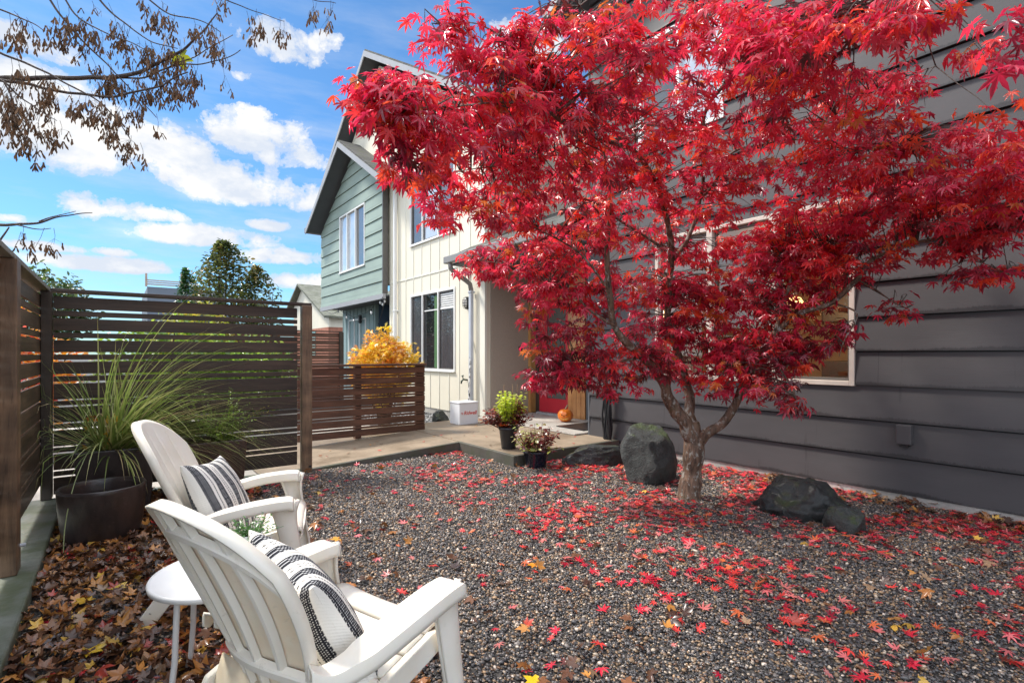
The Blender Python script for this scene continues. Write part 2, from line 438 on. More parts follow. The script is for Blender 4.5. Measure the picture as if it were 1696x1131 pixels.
# ================================================================== THE SETTING
def ground():
    m, b, p, o = new_mat('soil')
    g = pos(b); n = b.noise(g, 3, 8, 0.65); v = b.n('ShaderNodeTexVoronoi'); v.inputs['Scale'].default_value = 60; b.nt.links.new(g, v.inputs['Vector'])
    col = b.mix(n, (0.03, 0.027, 0.024), (0.085, 0.075, 0.062))
    col = b.mix(b.ramp(v.outputs['Distance'], [(0.2, 0.6), (0.6, 0.0)]), col, (0.12, 0.115, 0.11))
    setp(b, p, col=col, rough=0.7); bump(b, p, v.outputs['Distance'], 0.6, -0.01)
    mb = MB(); mb.box(-400, 400, -400, 400, -0.5, 0.0)
    tag(mb.build('ground', m), kind='structure')
ground()
X_W = 5.45          # plane of the grey house's wall
# sloping concrete path, then the raised entry pad
mb = MB()
def slab(mb, pts, z, zb):     # pts (x,y), z per point
    n = len(pts); mb.add([(x, y, zb) for (x, y) in pts] + [(x, y, zz) for (x, y), zz in zip(pts, z)],
        [tuple(reversed(range(n))), tuple(range(n, 2 * n))] + [(i, (i + 1) % n, n + (i + 1) % n, n + i) for i in range(n)])
slab(mb, [(1.2, 5.90), (3.64, 5.90), (3.64, 8.2), (1.2, 7.6)], [0.010, 0.122, 0.122, 0.010], -0.1)
slab(mb, [(3.66, 4.72), (6.52, 4.72), (6.52, 7.88), (3.66, 7.88)], [0.124] * 4, -0.1)
tag(mb.build('path', M['path'], bevel=0.01), kind='structure')
mb = MB()      # darker formed edge
slab(mb, [(1.66, 5.84), (3.60, 5.84), (3.60, 5.895), (1.66, 5.895)], [0.030, 0.128, 0.128, 0.030], -0.1)
mb.box(3.60, 3.655, 4.66, 5.895, -0.1, 0.128)
mb.box(3.656, X_W - 0.03, 4.66, 4.715, -0.1, 0.128)
tag(mb.build('path_kerb', M['path_edge'], bevel=0.008), kind='structure')
mb = MB(); mb.box(5.2, 6.48, 5.30, 7.80, 0.127, 0.150); tag(mb.build('doorstep', M['step'], bevel=0.006), kind='structure')
mb = MB(); mb.box(-3, 1.18, 5.98, 12.0, -0.02, 0.012); mb.box(1.181, 3.6, 8.25, 9.6, -0.02, 0.012); tag(mb.build('far_path', M['step']), kind='structure')  # far paving, its pale reach to the fence added to imitate sky glints on slats
mb = MB(); mb.box(-0.66, -0.36, 1.0, 5.80, -0.1, 0.085); tag(mb.build('kerb', M['mossy_curb'], bevel=0.012), kind='structure')
mb = MB(); mb.box(-0.35, 1.60, 5.80, 5.93, -0.1, 0.035); tag(mb.build('fence_kerb', M['mossy_curb'], bevel=0.01), kind='structure')

# ------------------------------------------------------------------ walls with openings, boards and gables
def split(iv, holes):
    out = [iv]
    for h0, h1 in holes:
        nx = []
        for a, c in out:
            if h1 <= a or h0 >= c: nx.append((a, c)); continue
            if h0 > a: nx.append((a, h0))
            if h1 < c: nx.append((h1, c))
        out = nx
    return out
def wall(mb, X, Y0, Y1, z0, z1, holes=(), pitch=0.0, zs=None, proud=0.02, gable=None, thick=0.12):
    """wall facing -X. holes (y0,y1,z0,z1). gable = function z -> (ya, yb) limits"""
    zs = z0 if zs is None else zs
    cuts = {z0, z1}
    for h in holes:
        for z in h[2:]:
            if z0 < z < z1: cuts.add(z)
    if pitch:
        k = math.ceil((z0 - zs) / pitch)
        while zs + k * pitch < z1:
            if zs + k * pitch > z0: cuts.add(round(zs + k * pitch, 5))
            k += 1
    cuts = sorted(cuts)
    if gable:
        c2 = set(cuts)
        for k in range(1, 4000):           # a cut where either slope meets the end of the wall
            z = z0 + (z1 - z0) * k / 4000; zp_ = z0 + (z1 - z0) * (k - 1) / 4000
            if (gable(z)[0] - Y0) * (gable(zp_)[0] - Y0) < 0 or (gable(z)[1] - Y1) * (gable(zp_)[1] - Y1) < 0: c2.add(z)
        cuts = sorted(c2)
    def off(z, up):
        if not pitch: return 0.0
        f = ((z - zs) / pitch) % 1.0
        if f > 0.9999: f = 0.0
        if up and f < 1e-4: f = 1.0
        return proud * (1 - f)
    full = set(cuts)
    for a, c in zip(cuts, cuts[1:]):
        mid = (a + c) / 2
        hs = [(h[0], h[1]) for h in holes if h[2] < mid < h[3]]
        if gable:
            ga, gc = gable(a), gable(c)
            if ga[0] >= ga[1]: continue
            if gc[0] > gc[1]: m_ = (gc[0] + gc[1]) / 2; gc = (m_, m_)
        for (p, q) in split((Y0, Y1), hs):
            p0, q0, p1, q1 = p, q, p, q
            if gable:
                p0, q0 = max(p, ga[0]), min(q, ga[1]); p1, q1 = max(p, gc[0]), min(q, gc[1])
                if p0 >= q0: continue
                if p1 > q1: p1 = q1 = min(max((gc[0] + gc[1]) / 2, p0), q0)
            xa, xc = X - off(a, False), X - off(c, True)
            if pitch and abs(((c - zs) / pitch) - round((c - zs) / pitch)) < 1e-3 and c - a > 0.03 and c < z1 - 1e-3: c_ = c - 0.013  # gap opened under each lap to draw its shadow line dark
            else: c_ = c
            mb.add([(xa, p0, a), (xa, q0, a), (xc, q1, c_), (xc, p1, c_), (X + thick, p0, a), (X + thick, q0, a), (X + thick, q1, c_), (X + thick, p1, c_)],
                   [(0, 3, 2, 1), (4, 5, 6, 7), (0, 1, 5, 4), (3, 7, 6, 2), (0, 4, 7, 3), (1, 2, 6, 5)])
def backing(X, Y0, Y1, z0, z1, holes, parent, gable=None):
    q = MB(); wall(q, X + 0.028, Y0 + 0.005, Y1 - 0.005, z0 + 0.02, z1, holes, 0.0, None, 0.0, gable, 0.06); return q.build('shadow_backing', M['black'], parent)  # black sheet behind the lap gaps, standing in for the laps' shadow lines
def gab(Yp, zp, slope_l, slope_r):       # peak; returns limits at height z
    return lambda z: (Yp - (zp - z) / slope_r, Yp + (zp - z) / slope_l)

def window(parent, X, ys, z0, z1, panes, frame_mat, fw=0.05, deep=0.02, name='window', rail=None, sill=True, dark=None):
    """window facing -X; ys = edges and divisions (ascending), one material per bay"""
    f = MB(); a, c = ys[0], ys[-1]
    f.box(X - deep, X + 0.05, a - fw, a, z0 - fw, z1 + fw); f.box(X - deep, X + 0.05, c, c + fw, z0 - fw, z1 + fw)
    f.box(X - deep, X + 0.05, a, c, z1, z1 + fw); f.box(X - deep, X + 0.05, a, c, z0 - fw, z0)
    for y in ys[1:-1]: f.box(X - deep - 0.003, X + 0.05, y - fw * 0.45, y + fw * 0.45, z0, z1)
    w = f.build(name, frame_mat, parent, bevel=0.003)
    if dark is not None:
        s = MB(); e = 0.022
        for y0, y1 in zip(ys, ys[1:]):
            y0 += e * 0.9; y1 -= e * 0.9
            s.box(X + 0.004, X + 0.045, y0, y0 + e, z0, z1); s.box(X + 0.004, X + 0.045, y1 - e, y1, z0, z1)
            s.box(X + 0.004, X + 0.045, y0 + e, y1 - e, z0, z0 + e); s.box(X + 0.004, X + 0.045, y0 + e, y1 - e, z1 - e, z1)
        s.build('sash', dark, w)
    for (y0, y1), pm in zip(zip(ys, ys[1:]), panes):
        q = MB(); q.box(X + 0.026, X + 0.034, y0 + 0.01, y1 - 0.01, z0 + 0.002, z1 - 0.002); q.build('pane', pm, w)
    if rail:
        q = MB()
        for (y0, y1, z) in rail: q.box(X + 0.012, X + 0.0245, y0, y1, z - 0.012, z + 0.012)
        q.build('glazing_bar', frame_mat, w)
    if sill:
        q = MB(); q.box(X - deep - 0.02, X - deep - 0.001, a - fw - 0.01, c + fw + 0.01, z0 - fw - 0.012, z0 - fw + 0.018); q.build('sill', frame_mat, w, bevel=0.003)
    return w

# ================================================================== GREY HOUSE
gh = empty('house', (X_W, 3.0, 0), 'dark grey lap sided house with tan framed window behind the red maple', 'house')
PITCH, Z0S = 0.313, 0.076
WY = (1.89, 2.60, 3.32, 4.03); WZ0, WZ1 = 1.045, 2.72
UPW = (3.15, 4.35, 3.98, 5.35)
mb = MB()
gr = gab(1.0, 9.0, 0.60, 0.60)
wall(mb, X_W, -3.5, 5.23, Z0S, 9.0, [(WY[0] - 0.05, WY[3] + 0.05, WZ0 - 0.05, WZ1 + 0.05), UPW], PITCH, Z0S, 0.026, gr)
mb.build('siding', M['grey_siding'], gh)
backing(X_W, -3.5, 5.23, Z0S, 8.9, [(WY[0] - 0.05, WY[3] + 0.05, WZ0 - 0.05, WZ1 + 0.05), UPW], gh, gr)
mb = MB(); mb.box(X_W - 0.012, X_W + 0.115, -3.5, 5.18, -0.1, Z0S - 0.004); mb.build('foundation', M['foundation'], gh)
mb = MB(); mb.box(X_W - 0.016, X_W + 0.10, 5.235, 5.262, Z0S, 6.3); mb.build('corner_trim', M['soffit'], gh)
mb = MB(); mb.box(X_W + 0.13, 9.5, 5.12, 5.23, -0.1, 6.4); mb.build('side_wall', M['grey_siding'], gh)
# roof with deep dark soffit and light fascia
def gable_roof(parent, X0, X1, Yp, zp, Yl, Yr, sl, sr, th=0.10, fas=0.10, over_mat=None, fm=None):
    for Ye, s, sg in ((Yl, sl, 1), (Yr, sr, -1)):
        ze = zp - s * abs(Ye - Yp)
        a, c = (X0, Yp, zp), (X0, Ye, ze)
        r = MB(); up = th
        pts = [Vector(a) + Vector((0, 0, 0.02)), Vector(c) + Vector((0, 0, 0.02)), Vector(c) + Vector((0, 0, up)), Vector(a) + Vector((0, 0, up))]
        r.prism(pts, (X1 - X0, 0, 0)); r.build('roof', M['shingles'], parent)
        sf = MB(); pts = [Vector(a) + Vector((0, 0, -0.03)), Vector(c) + Vector((0, 0, -0.03)), Vector(c) + Vector((0, 0, 0.015)), Vector(a) + Vector((0, 0, 0.015))]
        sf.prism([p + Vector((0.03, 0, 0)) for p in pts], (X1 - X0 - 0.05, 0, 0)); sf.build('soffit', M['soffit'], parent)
        fb = MB(); pts = [Vector(a) + Vector((0, 0, -0.10)), Vector(c) + Vector((0, 0, -0.10)), Vector(c) + Vector((0, 0, fas - 0.05)), Vector(a) + Vector((0, 0, fas - 0.05))]
        fb.prism([p + Vector((-0.03, 0, 0)) for p in pts], (0.028, 0, 0)); fb.build('rake_board', fm or M['fascia'], parent)
        gt = MB(); gt.box(X0 - 0.03, X1, Ye + sg * 0.002, Ye + sg * 0.10, ze - 0.06, ze + 0.10); gt.build('gutter', M['gutter'], parent, bevel=0.01)
gable_roof(gh, 4.98, 12.0, 1.0, 9.05, 5.62, -3.7, 0.60, 0.60)
# big window: opening with a lit room behind it
w = MB(); f = 0.045
w.box(X_W - 0.03, X_W + 0.10, WY[0] - f, WY[0], WZ0 - f, WZ1 + f); w.box(X_W - 0.03, X_W + 0.10, WY[3], WY[3] + f, WZ0 - f, WZ1 + f)
w.box(X_W - 0.03, X_W + 0.10, WY[0], WY[3], WZ1, WZ1 + f); w.box(X_W - 0.03, X_W + 0.10, WY[0], WY[3], WZ0 - f, WZ0)
for y in WY[1:3]: w.box(X_W - 0.033, X_W + 0.10, y - 0.035, y + 0.035, WZ0, WZ1)
wo = w.build('window', M['tan_frame'], gh, bevel=0.004)
w = MB(); e = 0.026
for y0, y1 in zip(WY, WY[1:]):
    y0 += 0.037 if y0 != WY[0] else 0.003; y1 -= 0.037 if y1 != WY[3] else 0.003
    for zz0, zz1 in ((WZ0 + .003, 2.27), (2.30, WZ1 - .003)):
        w.box(X_W + 0.03, X_W + 0.07, y0, y0 + e, zz0, zz1); w.box(X_W + 0.03, X_W + 0.07, y1 - e, y1, zz0, zz1)
        w.box(X_W + 0.03, X_W + 0.07, y0 + e, y1 - e, zz0, zz0 + e); w.box(X_W + 0.03, X_W + 0.07, y0 + e, y1 - e, zz1 - e, zz1)
w.build('sash', M['dark_frame'], wo)
for y0, y1 in zip(WY, WY[1:]):
    q = MB(); q.box(X_W + 0.046, X_W + 0.052, y0 + 0.03, y1 - 0.03, WZ0 + 0.02, WZ1 - 0.02); q.build('pane', M['clear_glass'], wo)
window(gh, X_W, (3.20, 3.75, 4.30), 4.03, 5.30, [M['pane_light'], M['pane_dark']], M['white_trim'])
# the room
room = MB(); xr0, xr1, yr0, yr1, zr1 = X_W + 0.125, 8.6, 1.2, 4.9, 2.95
room.box(xr1, xr1 + 0.1, yr0, yr1, 0.3, zr1); room.box(xr0, xr1, yr0 - 0.1, yr0, 0.3, zr1); room.box(xr0, xr1, yr1, yr1 + 0.1, 0.3, zr1)
room.build('room_wall', simple('room_paint', (0.52, 0.40, 0.26), 0.8), gh)
q = MB(); q.box(xr0, xr1, yr0, yr1, zr1, zr1 + 0.1); q.build('room_ceiling', simple('ceiling_paint', (0.62, 0.55, 0.44), 0.8), gh)
q = MB(); q.box(xr0, xr1, yr0, yr1, 0.2, 0.298); q.build('room_floor', M['cedar'], gh)
q = MB(); q.box(7.9, 8.59, 1.25, 3.1, 1.75, 2.65); q.box(7.9, 8.59, 1.25, 3.1, 0.3, 1.2)
for y in (1.85, 2.5): q.box(7.88, 7.9, y - 0.01, y + 0.01, 0.35, 2.6)
q.build('cabinet', M['dark_frame'], gh, bevel=0.01)
q = MB(); q.box(5.75, 6.05, 1.25, 2.1, 1.72, 1.76); q.box(5.75, 6.05, 1.25, 2.1, 1.42, 1.46); q.box(5.75, 6.05, 1.25, 2.1, 1.08, 1.12); q.box(5.78, 5.82, 1.92, 1.96, 0.3, 2.2)
q.build('shelf', M['cedar'], gh)
q = MB(); q.box(5.8, 6.0, 1.3, 1.8, 1.462, 1.66); q.box(5.8, 6.0, 1.3, 1.7, 1.122, 1.36); q.build('shelf_box', M['white_trim'], gh, bevel=0.01)
pm, b, p, o = new_mat('lamp_glow'); setp(b, p, col=(1, 0.8, 0.5), ecol=(1.0, 0.62, 0.22), estr=1.1)
q = MB(); q.lathe([(0.001, 0.12), (0.07, 0.10), (0.12, 0.0), (0.0, 0.0)], 24, (7.2, 3.15, 1.95)); lo = q.build('pendant_lamp', pm, gh, smooth=True)
q = MB(); q.tube([(7.2, 3.15, 2.08), (7.2, 3.15, 2.94)], 0.008, 6); q.build('lamp_cord', M['black'], gh)
pl = bpy.data.lights.new('room_lamp', 'POINT'); pl.energy = 9; pl.color = (1, 0.62, 0.28); pl.shadow_soft_size = 0.15
po = bpy.data.objects.new('room_lamp', pl); COL.objects.link(po); po.location = (7.0, 2.9, 1.85)
# outlet box
t = empty('outlet_box', (X_W - 0.02, 1.35, 0.8), 'small grey weatherproof outlet box on the dark siding right of the window', 'outlet box')
c0 = PXp(1500, 719, X_W - 0.02)
t.location = c0
q = MB(); q.box(X_W - 0.085, X_W - 0.016, c0.y - 0.055, c0.y + 0.055, c0.z - 0.085, c0.z + 0.085); q.build('cover', M['grey_siding'], t, bevel=0.008)
q = MB(); q.box(X_W - 0.075, X_W - 0.03, c0.y - 0.03, c0.y + 0.03, c0.z - 0.105, c0.z - 0.087); q.build('cable_notch', M['black'], t)

# ================================================================== CREAM HOUSE
X_C = 5.40
ch = empty('house', (X_C, 10.0, 0), 'cream board and batten house with white framed windows and steep gable', 'house')
YP, ZP = 12.75, 9.02
cg = gab(YP, ZP - 0.2, 0.72, 0.60)
LW = (8.96, 9.60, 10.31, 10.87)
mb = MB()
wall(mb, X_C, 7.86, 12.08, 0.13, 3.05, [(LW[0] - .05, LW[3] + .05, 0.93, 2.66)])
wall(mb, X_C, 7.86, 15.2, 3.051, 8.8, [(LW[0] - .05, LW[3] + .05, 3.77, 5.50)], gable=cg)
mb.build('wall', M['cream'], ch)
mb = MB()
for i in range(0, 12):
    y = 8.36 + 0.40 * i
    zt = min(8.7, cg(0)[0] * 0 + (ZP - 0.2 - 0.60 * abs(YP - y)) if y < YP else (ZP - 0.2 - 0.72 * abs(YP - y)))
    segs = [(0.13, zt)]
    if LW[0] - 0.06 < y < LW[3] + 0.06: segs = [(0.13, 0.92), (2.68, 3.75), (5.52, zt)]
    if y > 12.1: segs = [(3.1, zt)]
    for s0, s1 in segs: mb.box(X_C - 0.012, X_C - 0.001, y - 0.009, y + 0.009, s0, s1)
mb.build('batten', M['cream_trim'], ch)
mb = MB(); mb.box(X_C - 0.022, X_C - 0.001, 7.88, 8.00, 0.13, 5.9); mb.box(X_C - 0.022, X_C + 0.03, 7.835, 7.879, 0.13, 6.1); mb.build('corner_trim', M['cream_trim'], ch)
mb = MB(); mb.box(X_C + 0.015, X_C + 0.12, 7.90, 12.08, -0.1, 0.126); mb.build('foundation', M['foundation'], ch)
mb = MB(); mb.box(X_C - 0.014, X_C - 0.001, 8.03, 12.02, 3.035, 3.06); mb.build('belt_seam', M['cream_trim'], ch)
window(ch, X_C, LW, 0.98, 2.61, [M['pane_screen'], M['pane_dark'], M['pane_screen']], M['white_trim'], 0.045, 0.02, rail=[(LW[1] + .04, LW[2] - .04, 2.25), (LW[0] + .04, LW[1] - .04, 2.25)], dark=M['dark_frame'])
window(ch, X_C, LW, 3.82, 5.45, [M['pane_screen'], M['pane_light'], M['pane_screen']], M['white_trim'], 0.045, 0.02, dark=M['dark_frame'])
# white blind and a small green plant seen in the lower window
mb = MB()
for k in range(7): mb.box(X_C + 0.02, X_C + 0.0245, LW[0] + .05, LW[1] - .05, 2.56 - k * 0.045 - 0.03, 2.56 - k * 0.045)
mb.build('blind', M['white_trim'], ch)
mb = MB(); mb.box(X_C + 0.02, X_C + 0.0245, LW[1] + .05, LW[1] + .22, 1.0, 2.55); mb.build('curtain', simple('green_cloth', (0.07, 0.16, 0.06), 0.8, 0.3, 20, stretch=(1, 4, 0.2)), ch)
gable_roof(ch, 5.02, 12.0, YP, ZP, 17.2, 7.55, 0.72, 0.60)
# entry recess: tan side wall, back wall, door surround
mb = MB(); mb.box(X_C + 0.123, 6.62, 7.845, 7.95, -0.05, 6.0); mb.build('entry_side_wall', M['beige'], ch)
mb = MB(); mb.box(6.60, 6.75, 5.24, 7.84, 0.05, 5.7); mb.build('entry_back_wall', M['beige'], ch)
mb = MB()
for k in range(4): mb.box(6.44, 6.598, 6.31 + k * 0.108, 6.31 + k * 0.108 + 0.104, 0.152, 2.85)
mb.build('cedar_cladding', M['cedar'], ch, bevel=0.004)
mb = MB(); mb.box(6.46, 6.598, 5.75, 6.30, 0.152, 2.85); mb.build('side_panel', M['soffit'], ch)
mb = MB(); mb.box(6.42, 6.598, 7.77, 7.842, 0.152, 2.42); mb.box(6.42, 6.598, 6.745, 7.768, 2.30, 2.42); mb.build('door_frame', M['amber_trim'], ch, bevel=0.004)
mb = MB(); mb.box(6.55, 6.598, 7.60, 7.768, 0.152, 2.298); mb.build('sidelight', M['pane_dark'], ch)
mb = MB(); mb.box(6.42, 6.60, 6.745, 7.60, 0.152, 0.185); mb.build('threshold', M['fascia'], ch)
red = simple('red_paint', (0.50, 0.018, 0.035), 0.3, 0.06, 3, coat=0.4)
mb = MB()
mb.box(6.50, 6.545, 7.38, 7.598, 0.19, 2.295); mb.box(6.50, 6.545, 6.75, 6.86, 0.19, 2.295); mb.box(6.50, 6.545, 6.861, 7.379, 0.19, 0.46); mb.box(6.50, 6.545, 6.861, 7.379, 2.15, 2.295)
d = mb.build('door', red, ch, bevel=0.004)
mb = MB(); mb.box(6.52, 6.53, 6.862, 7.378, 0.461, 2.149); mb.build('pane', glass_dark('door_glass', (0.09, 0.09, 0.085), 0.2), d)
mb = MB(); mb.box(6.48, 6.498, 7.53, 7.57, 1.02, 1.25); mb.tube([(6.45, 7.55, 1.05), (6.45, 7.55, 1.22)], 0.01); mb.tube([(6.45, 7.55, 1.06), (6.49, 7.55, 1.06)], 0.008); mb.tube([(6.45, 7.55, 1.21), (6.49, 7.55, 1.21)], 0.008); mb.build('handle', M['dark_metal'], d)
# porch roof
mb = MB(); a = Vector((4.86, 0, 3.05)); c = Vector((6.60, 0, 3.93))
mb.prism([(a.x, 5.28, a.z), (c.x, 5.28, c.z), (c.x, 5.28, c.z + 0.05), (a.x, 5.28, a.z + 0.05)], (0, 2.56, 0))
mb.prism([(a.x, 7.841, a.z), (5.37, 7.841, 3.308), (5.37, 7.841, 3.358), (a.x, 7.841, a.z + 0.05)], (0, 0.40, 0))
mb.build('porch_roof', M['shingles'], ch)
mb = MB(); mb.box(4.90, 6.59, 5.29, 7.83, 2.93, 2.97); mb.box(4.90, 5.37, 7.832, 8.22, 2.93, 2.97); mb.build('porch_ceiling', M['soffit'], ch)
mb = MB(); mb.box(4.74, 4.85, 5.28, 8.26, 2.95, 3.08); mb.build('porch_gutter', M['gutter'], ch, bevel=0.015)
mb = MB(); mb.tube([(4.80, 8.12, 2.98), (4.82, 8.12, 2.86), (4.90, 8.13, 2.80), (5.18, 8.18, 2.68), (5.29, 8.20, 2.62), (5.315, 8.20, 2.50)], 0.045, 12)
mb.build('gutter_elbow', M['gutter'], ch, smooth=True)
mb = MB(); mb.box(5.28, 5.35, 8.16, 8.245, 0.128, 2.56); mb.box(5.268, 5.379, 8.15, 8.255, 2.45, 2.49); mb.build('downspout', M['downspout'], ch, bevel=0.015)
y = PXp(655, 400, 5.34).y
mb = MB(); mb.box(5.29, 5.365, y - 0.04, y + 0.04, 0.0, 5.3); mb.box(5.28, 5.398, y - 0.055, y + 0.055, 2.32, 2.36); mb.build('downspout', M['white_trim'], ch, bevel=0.015)

# wall lamp, house number, doorbell, tap
c0 = PXp(775, 502, X_C)
t = empty('wall_lamp', c0, 'oval caged bulkhead lamp on the cream wall beside the downspout', 'wall lamp')
mb = MB(); mb.grid(lambda u, v: (X_C - 0.002 - 0.045 * (1 - v * 0), c0.y + 0.065 * math.cos(u * 2 * PI) * (1 - 0.18 * v), c0.z + 0.115 * math.sin(u * 2 * PI) * (1 - 0.1 * v)), 24, 1)
mb = MB()
def oval(r, h, x): return [(x, c0.y + r * math.cos(a), c0.z + h * math.sin(a)) for a in [2 * PI * i / 28 for i in range(28)]]
ra_, rb_ = oval(0.072, 0.125, X_C - 0.002), oval(0.066, 0.118, X_C - 0.05)
mb.add(ra_ + rb_, [(i, (i + 1) % 28, 28 + (i + 1) % 28, 28 + i) for i in range(28)] + [tuple(range(28, 56))]); mb.build('base', M['dark_metal'], t)
lg, b, p, o = new_mat('lamp_glass'); setp(b, p, col=b.mix(b.noise(pos(b), 40), (0.55, 0.53, 0.48), (0.75, 0.73, 0.68)), rough=0.25)
mb = MB(); mb.grid(lambda u, v: (X_C - 0.052 - 0.05 * math.cos(v * PI / 2), c0.y + 0.05 * math.sin(v * PI / 2) * math.cos(u * 2 * PI), c0.z + 0.098 * math.sin(v * PI / 2) * math.sin(u * 2 * PI)), 24, 8); mb.build('glass', lg, t, smooth=True)
mb = MB()
for k in (-0.4, 0.4): mb.tube([(X_C - 0.055 - 0.056 * math.cos(a), c0.y + k * 0.06, c0.z + 0.11 * math.sin(a)) for a in np.linspace(-PI / 2, PI / 2, 12)], 0.004, 6)
for k in (-0.5, 0.0, 0.5): mb.tube([(X_C - 0.055 - 0.056 * math.cos(a), c0.y + 0.06 * math.sin(a), c0.z + k * 0.11) for a in np.linspace(-PI / 2, PI / 2, 12)], 0.004, 6)
mb.build('cage', M['dark_metal'], t)

def text_obj(name, s, size, loc, rot, mat, parent=None, extrude=0.002, shear=0.0):
    cu = bpy.data.curves.new(name, 'FONT'); cu.body = s; cu.size = size; cu.extrude = extrude; cu.offset = size * 0.018; cu.align_x = 'CENTER'; cu.align_y = 'CENTER'; cu.shear = shear
    tmp = bpy.data.objects.new(name, cu); COL.objects.link(tmp)
    bpy.context.view_layer.update()
    me = bpy.data.meshes.new_from_object(tmp.evaluated_get(bpy.context.evaluated_depsgraph_get())); me.name = name
    bpy.data.objects.remove(tmp); me.materials.clear(); me.materials.append(mat)
    o = bpy.data.objects.new(name, me)
    if parent is not None:
        o.parent = parent; loc = Vector(loc) - root_loc(parent)
    o.location = loc; o.rotation_euler = rot
    COL.objects.link(o); return o
c0 = PXp(780.5, 528, X_C)
o = text_obj('house_number', '8', 0.13, (X_C - 0.006, c0.y, c0.z), (PI / 2, 0, -PI / 2), M['dark_frame']); tag(o, 'small dark metal house number under the caged lamp', 'house number')
c0 = PYp(861, 577, 7.845)
t = empty('doorbell', c0, 'small black doorbell box on the tan entry wall', 'doorbell')
mb = MB(); mb.box(c0.x - 0.04, c0.x + 0.04, 7.815, 7.844, c0.z - 0.04, c0.z + 0.04); mb.build('case', M['black'], t, bevel=0.006)
mb = MB(); mb.lathe([(0.001, 0.0), (0.012, 0.0), (0.012, 0.004)], 16, (0, 0, 0)); mb.v = [(c0.x + x, 7.811 + z, c0.z + y) for x, y, z in mb.v]; mb.build('button', M['dark_frame'], t)
c0 = PXp(774, 629, X_C)
t = empty('garden_tap', c0, 'dark green garden tap sticking out of the cream wall', 'garden tap')
gm = simple('tap_metal', (0.05, 0.07, 0.05), 0.4, 0.3, 40, metal=0.4)
mb = MB(); mb.tube([(X_C - 0.002, c0.y, c0.z), (X_C - 0.09, c0.y, c0.z + 0.01), (X_C - 0.13, c0.y, c0.z - 0.02), (X_C - 0.14, c0.y, c0.z - 0.07)], [0.016, 0.018, 0.018, 0.014], 10); mb.tube([(X_C - 0.09, c0.y, c0.z), (X_C - 0.10, c0.y + 0.01, c0.z + 0.07)], 0.01); mb.build('spout', gm, t, smooth=True)
mb = MB()
for k in range(12):
    a = k * PI / 6; mb.tube([(X_C - 0.10, c0.y + .01 + 0.035 * math.cos(a), c0.z + 0.07 + 0.012 * math.sin(3 * a) * 0.3 + 0.01), (X_C - 0.10 + 0.035 * math.sin(a + .5) * 0.3, c0.y + .01 + 0.035 * math.cos(a + PI / 6), c0.z + 0.08 + 0.035 * math.sin(a) * .3)], 0.006, 6)
mb.build('handwheel', gm, t)

# ================================================================== GREEN HOUSE
X_G = 5.24
ge = empty('house', (X_G, 14.5, 0), 'sage green lap sided house with overhanging upper floor and string lights', 'house')
gg = gab(14.1, 6.92, 0.60, 0.60)
GW = (13.32, 13.95, 14.60, 15.20)
zs = PXp(644.5, 484, X_G).z
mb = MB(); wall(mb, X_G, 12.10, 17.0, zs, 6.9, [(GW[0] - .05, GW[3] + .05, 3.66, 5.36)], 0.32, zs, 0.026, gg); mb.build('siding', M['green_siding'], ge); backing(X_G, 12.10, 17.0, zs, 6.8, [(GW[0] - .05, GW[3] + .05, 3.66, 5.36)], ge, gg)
mb = MB(); mb.box(X_G - 0.03, X_G + 0.10, 12.05, 12.098, zs, 5.9); mb.build('corner_trim', M['dark_frame'], ge)
mb = MB(); mb.box(X_G - 0.03, X_G + 0.05, 12.05, 17.05, zs - 0.13, zs - 0.003); mb.build('skirt_board', M['fascia'], ge, bevel=0.005)
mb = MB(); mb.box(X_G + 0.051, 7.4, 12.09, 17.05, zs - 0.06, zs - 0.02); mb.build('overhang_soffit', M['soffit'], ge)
window(ge, X_G, GW, 3.71, 5.31, [M['pane_screen'], M['pane_light'], M['pane_light']], M['white_trim'], 0.045, 0.025)
gable_roof(ge, 4.80, 9.0, 14.1, 7.08, 17.15, 11.35, 0.60, 0.60)
mb = MB(); mb.box(5.95, 6.05, 14.3, 17.0, 0.0, zs - 0.065); mb.build('ground_floor_wall', M['teal'], ge)
mb = MB()
for i in range(9): mb.box(5.938, 5.949, 14.42 + i * 0.32, 14.445 + i * 0.32, 0.0, zs - 0.07)
mb.build('batten', M['teal'], ge)
mb = MB(); mb.box(6.051, 7.4, 14.3, 14.4, 0.0, zs - 0.065); mb.box(7.3, 7.4, 12.1, 14.299, 0, zs - 0.065); mb.build('recess_wall', M['navy'], ge)
window(ge, 5.95, (15.05, 15.5, 15.95, 16.4), 1.2, 2.35, [M['pane_screen'], M['pane_green'], M['pane_screen']], M['white_trim'], 0.045, 0.02)
c0 = PXp(601, 530, 5.95)
t = empty('wall_lamp', c0, 'dark lantern lamp on the teal wall under the green overhang', 'wall lamp')
mb = MB(); mb.lathe([(0.0, 0.16), (0.07, 0.12), (0.05, 0.10), (0.06, -0.08), (0.0, -0.12)], 12, (5.86, c0.y, c0.z)); mb.build('lantern', M['dark_metal'], t)
mb = MB(); mb.tube([(5.948, c0.y, c0.z + 0.05), (5.88, c0.y, c0.z + 0.05)], 0.015); mb.build('bracket', M['dark_metal'], t)
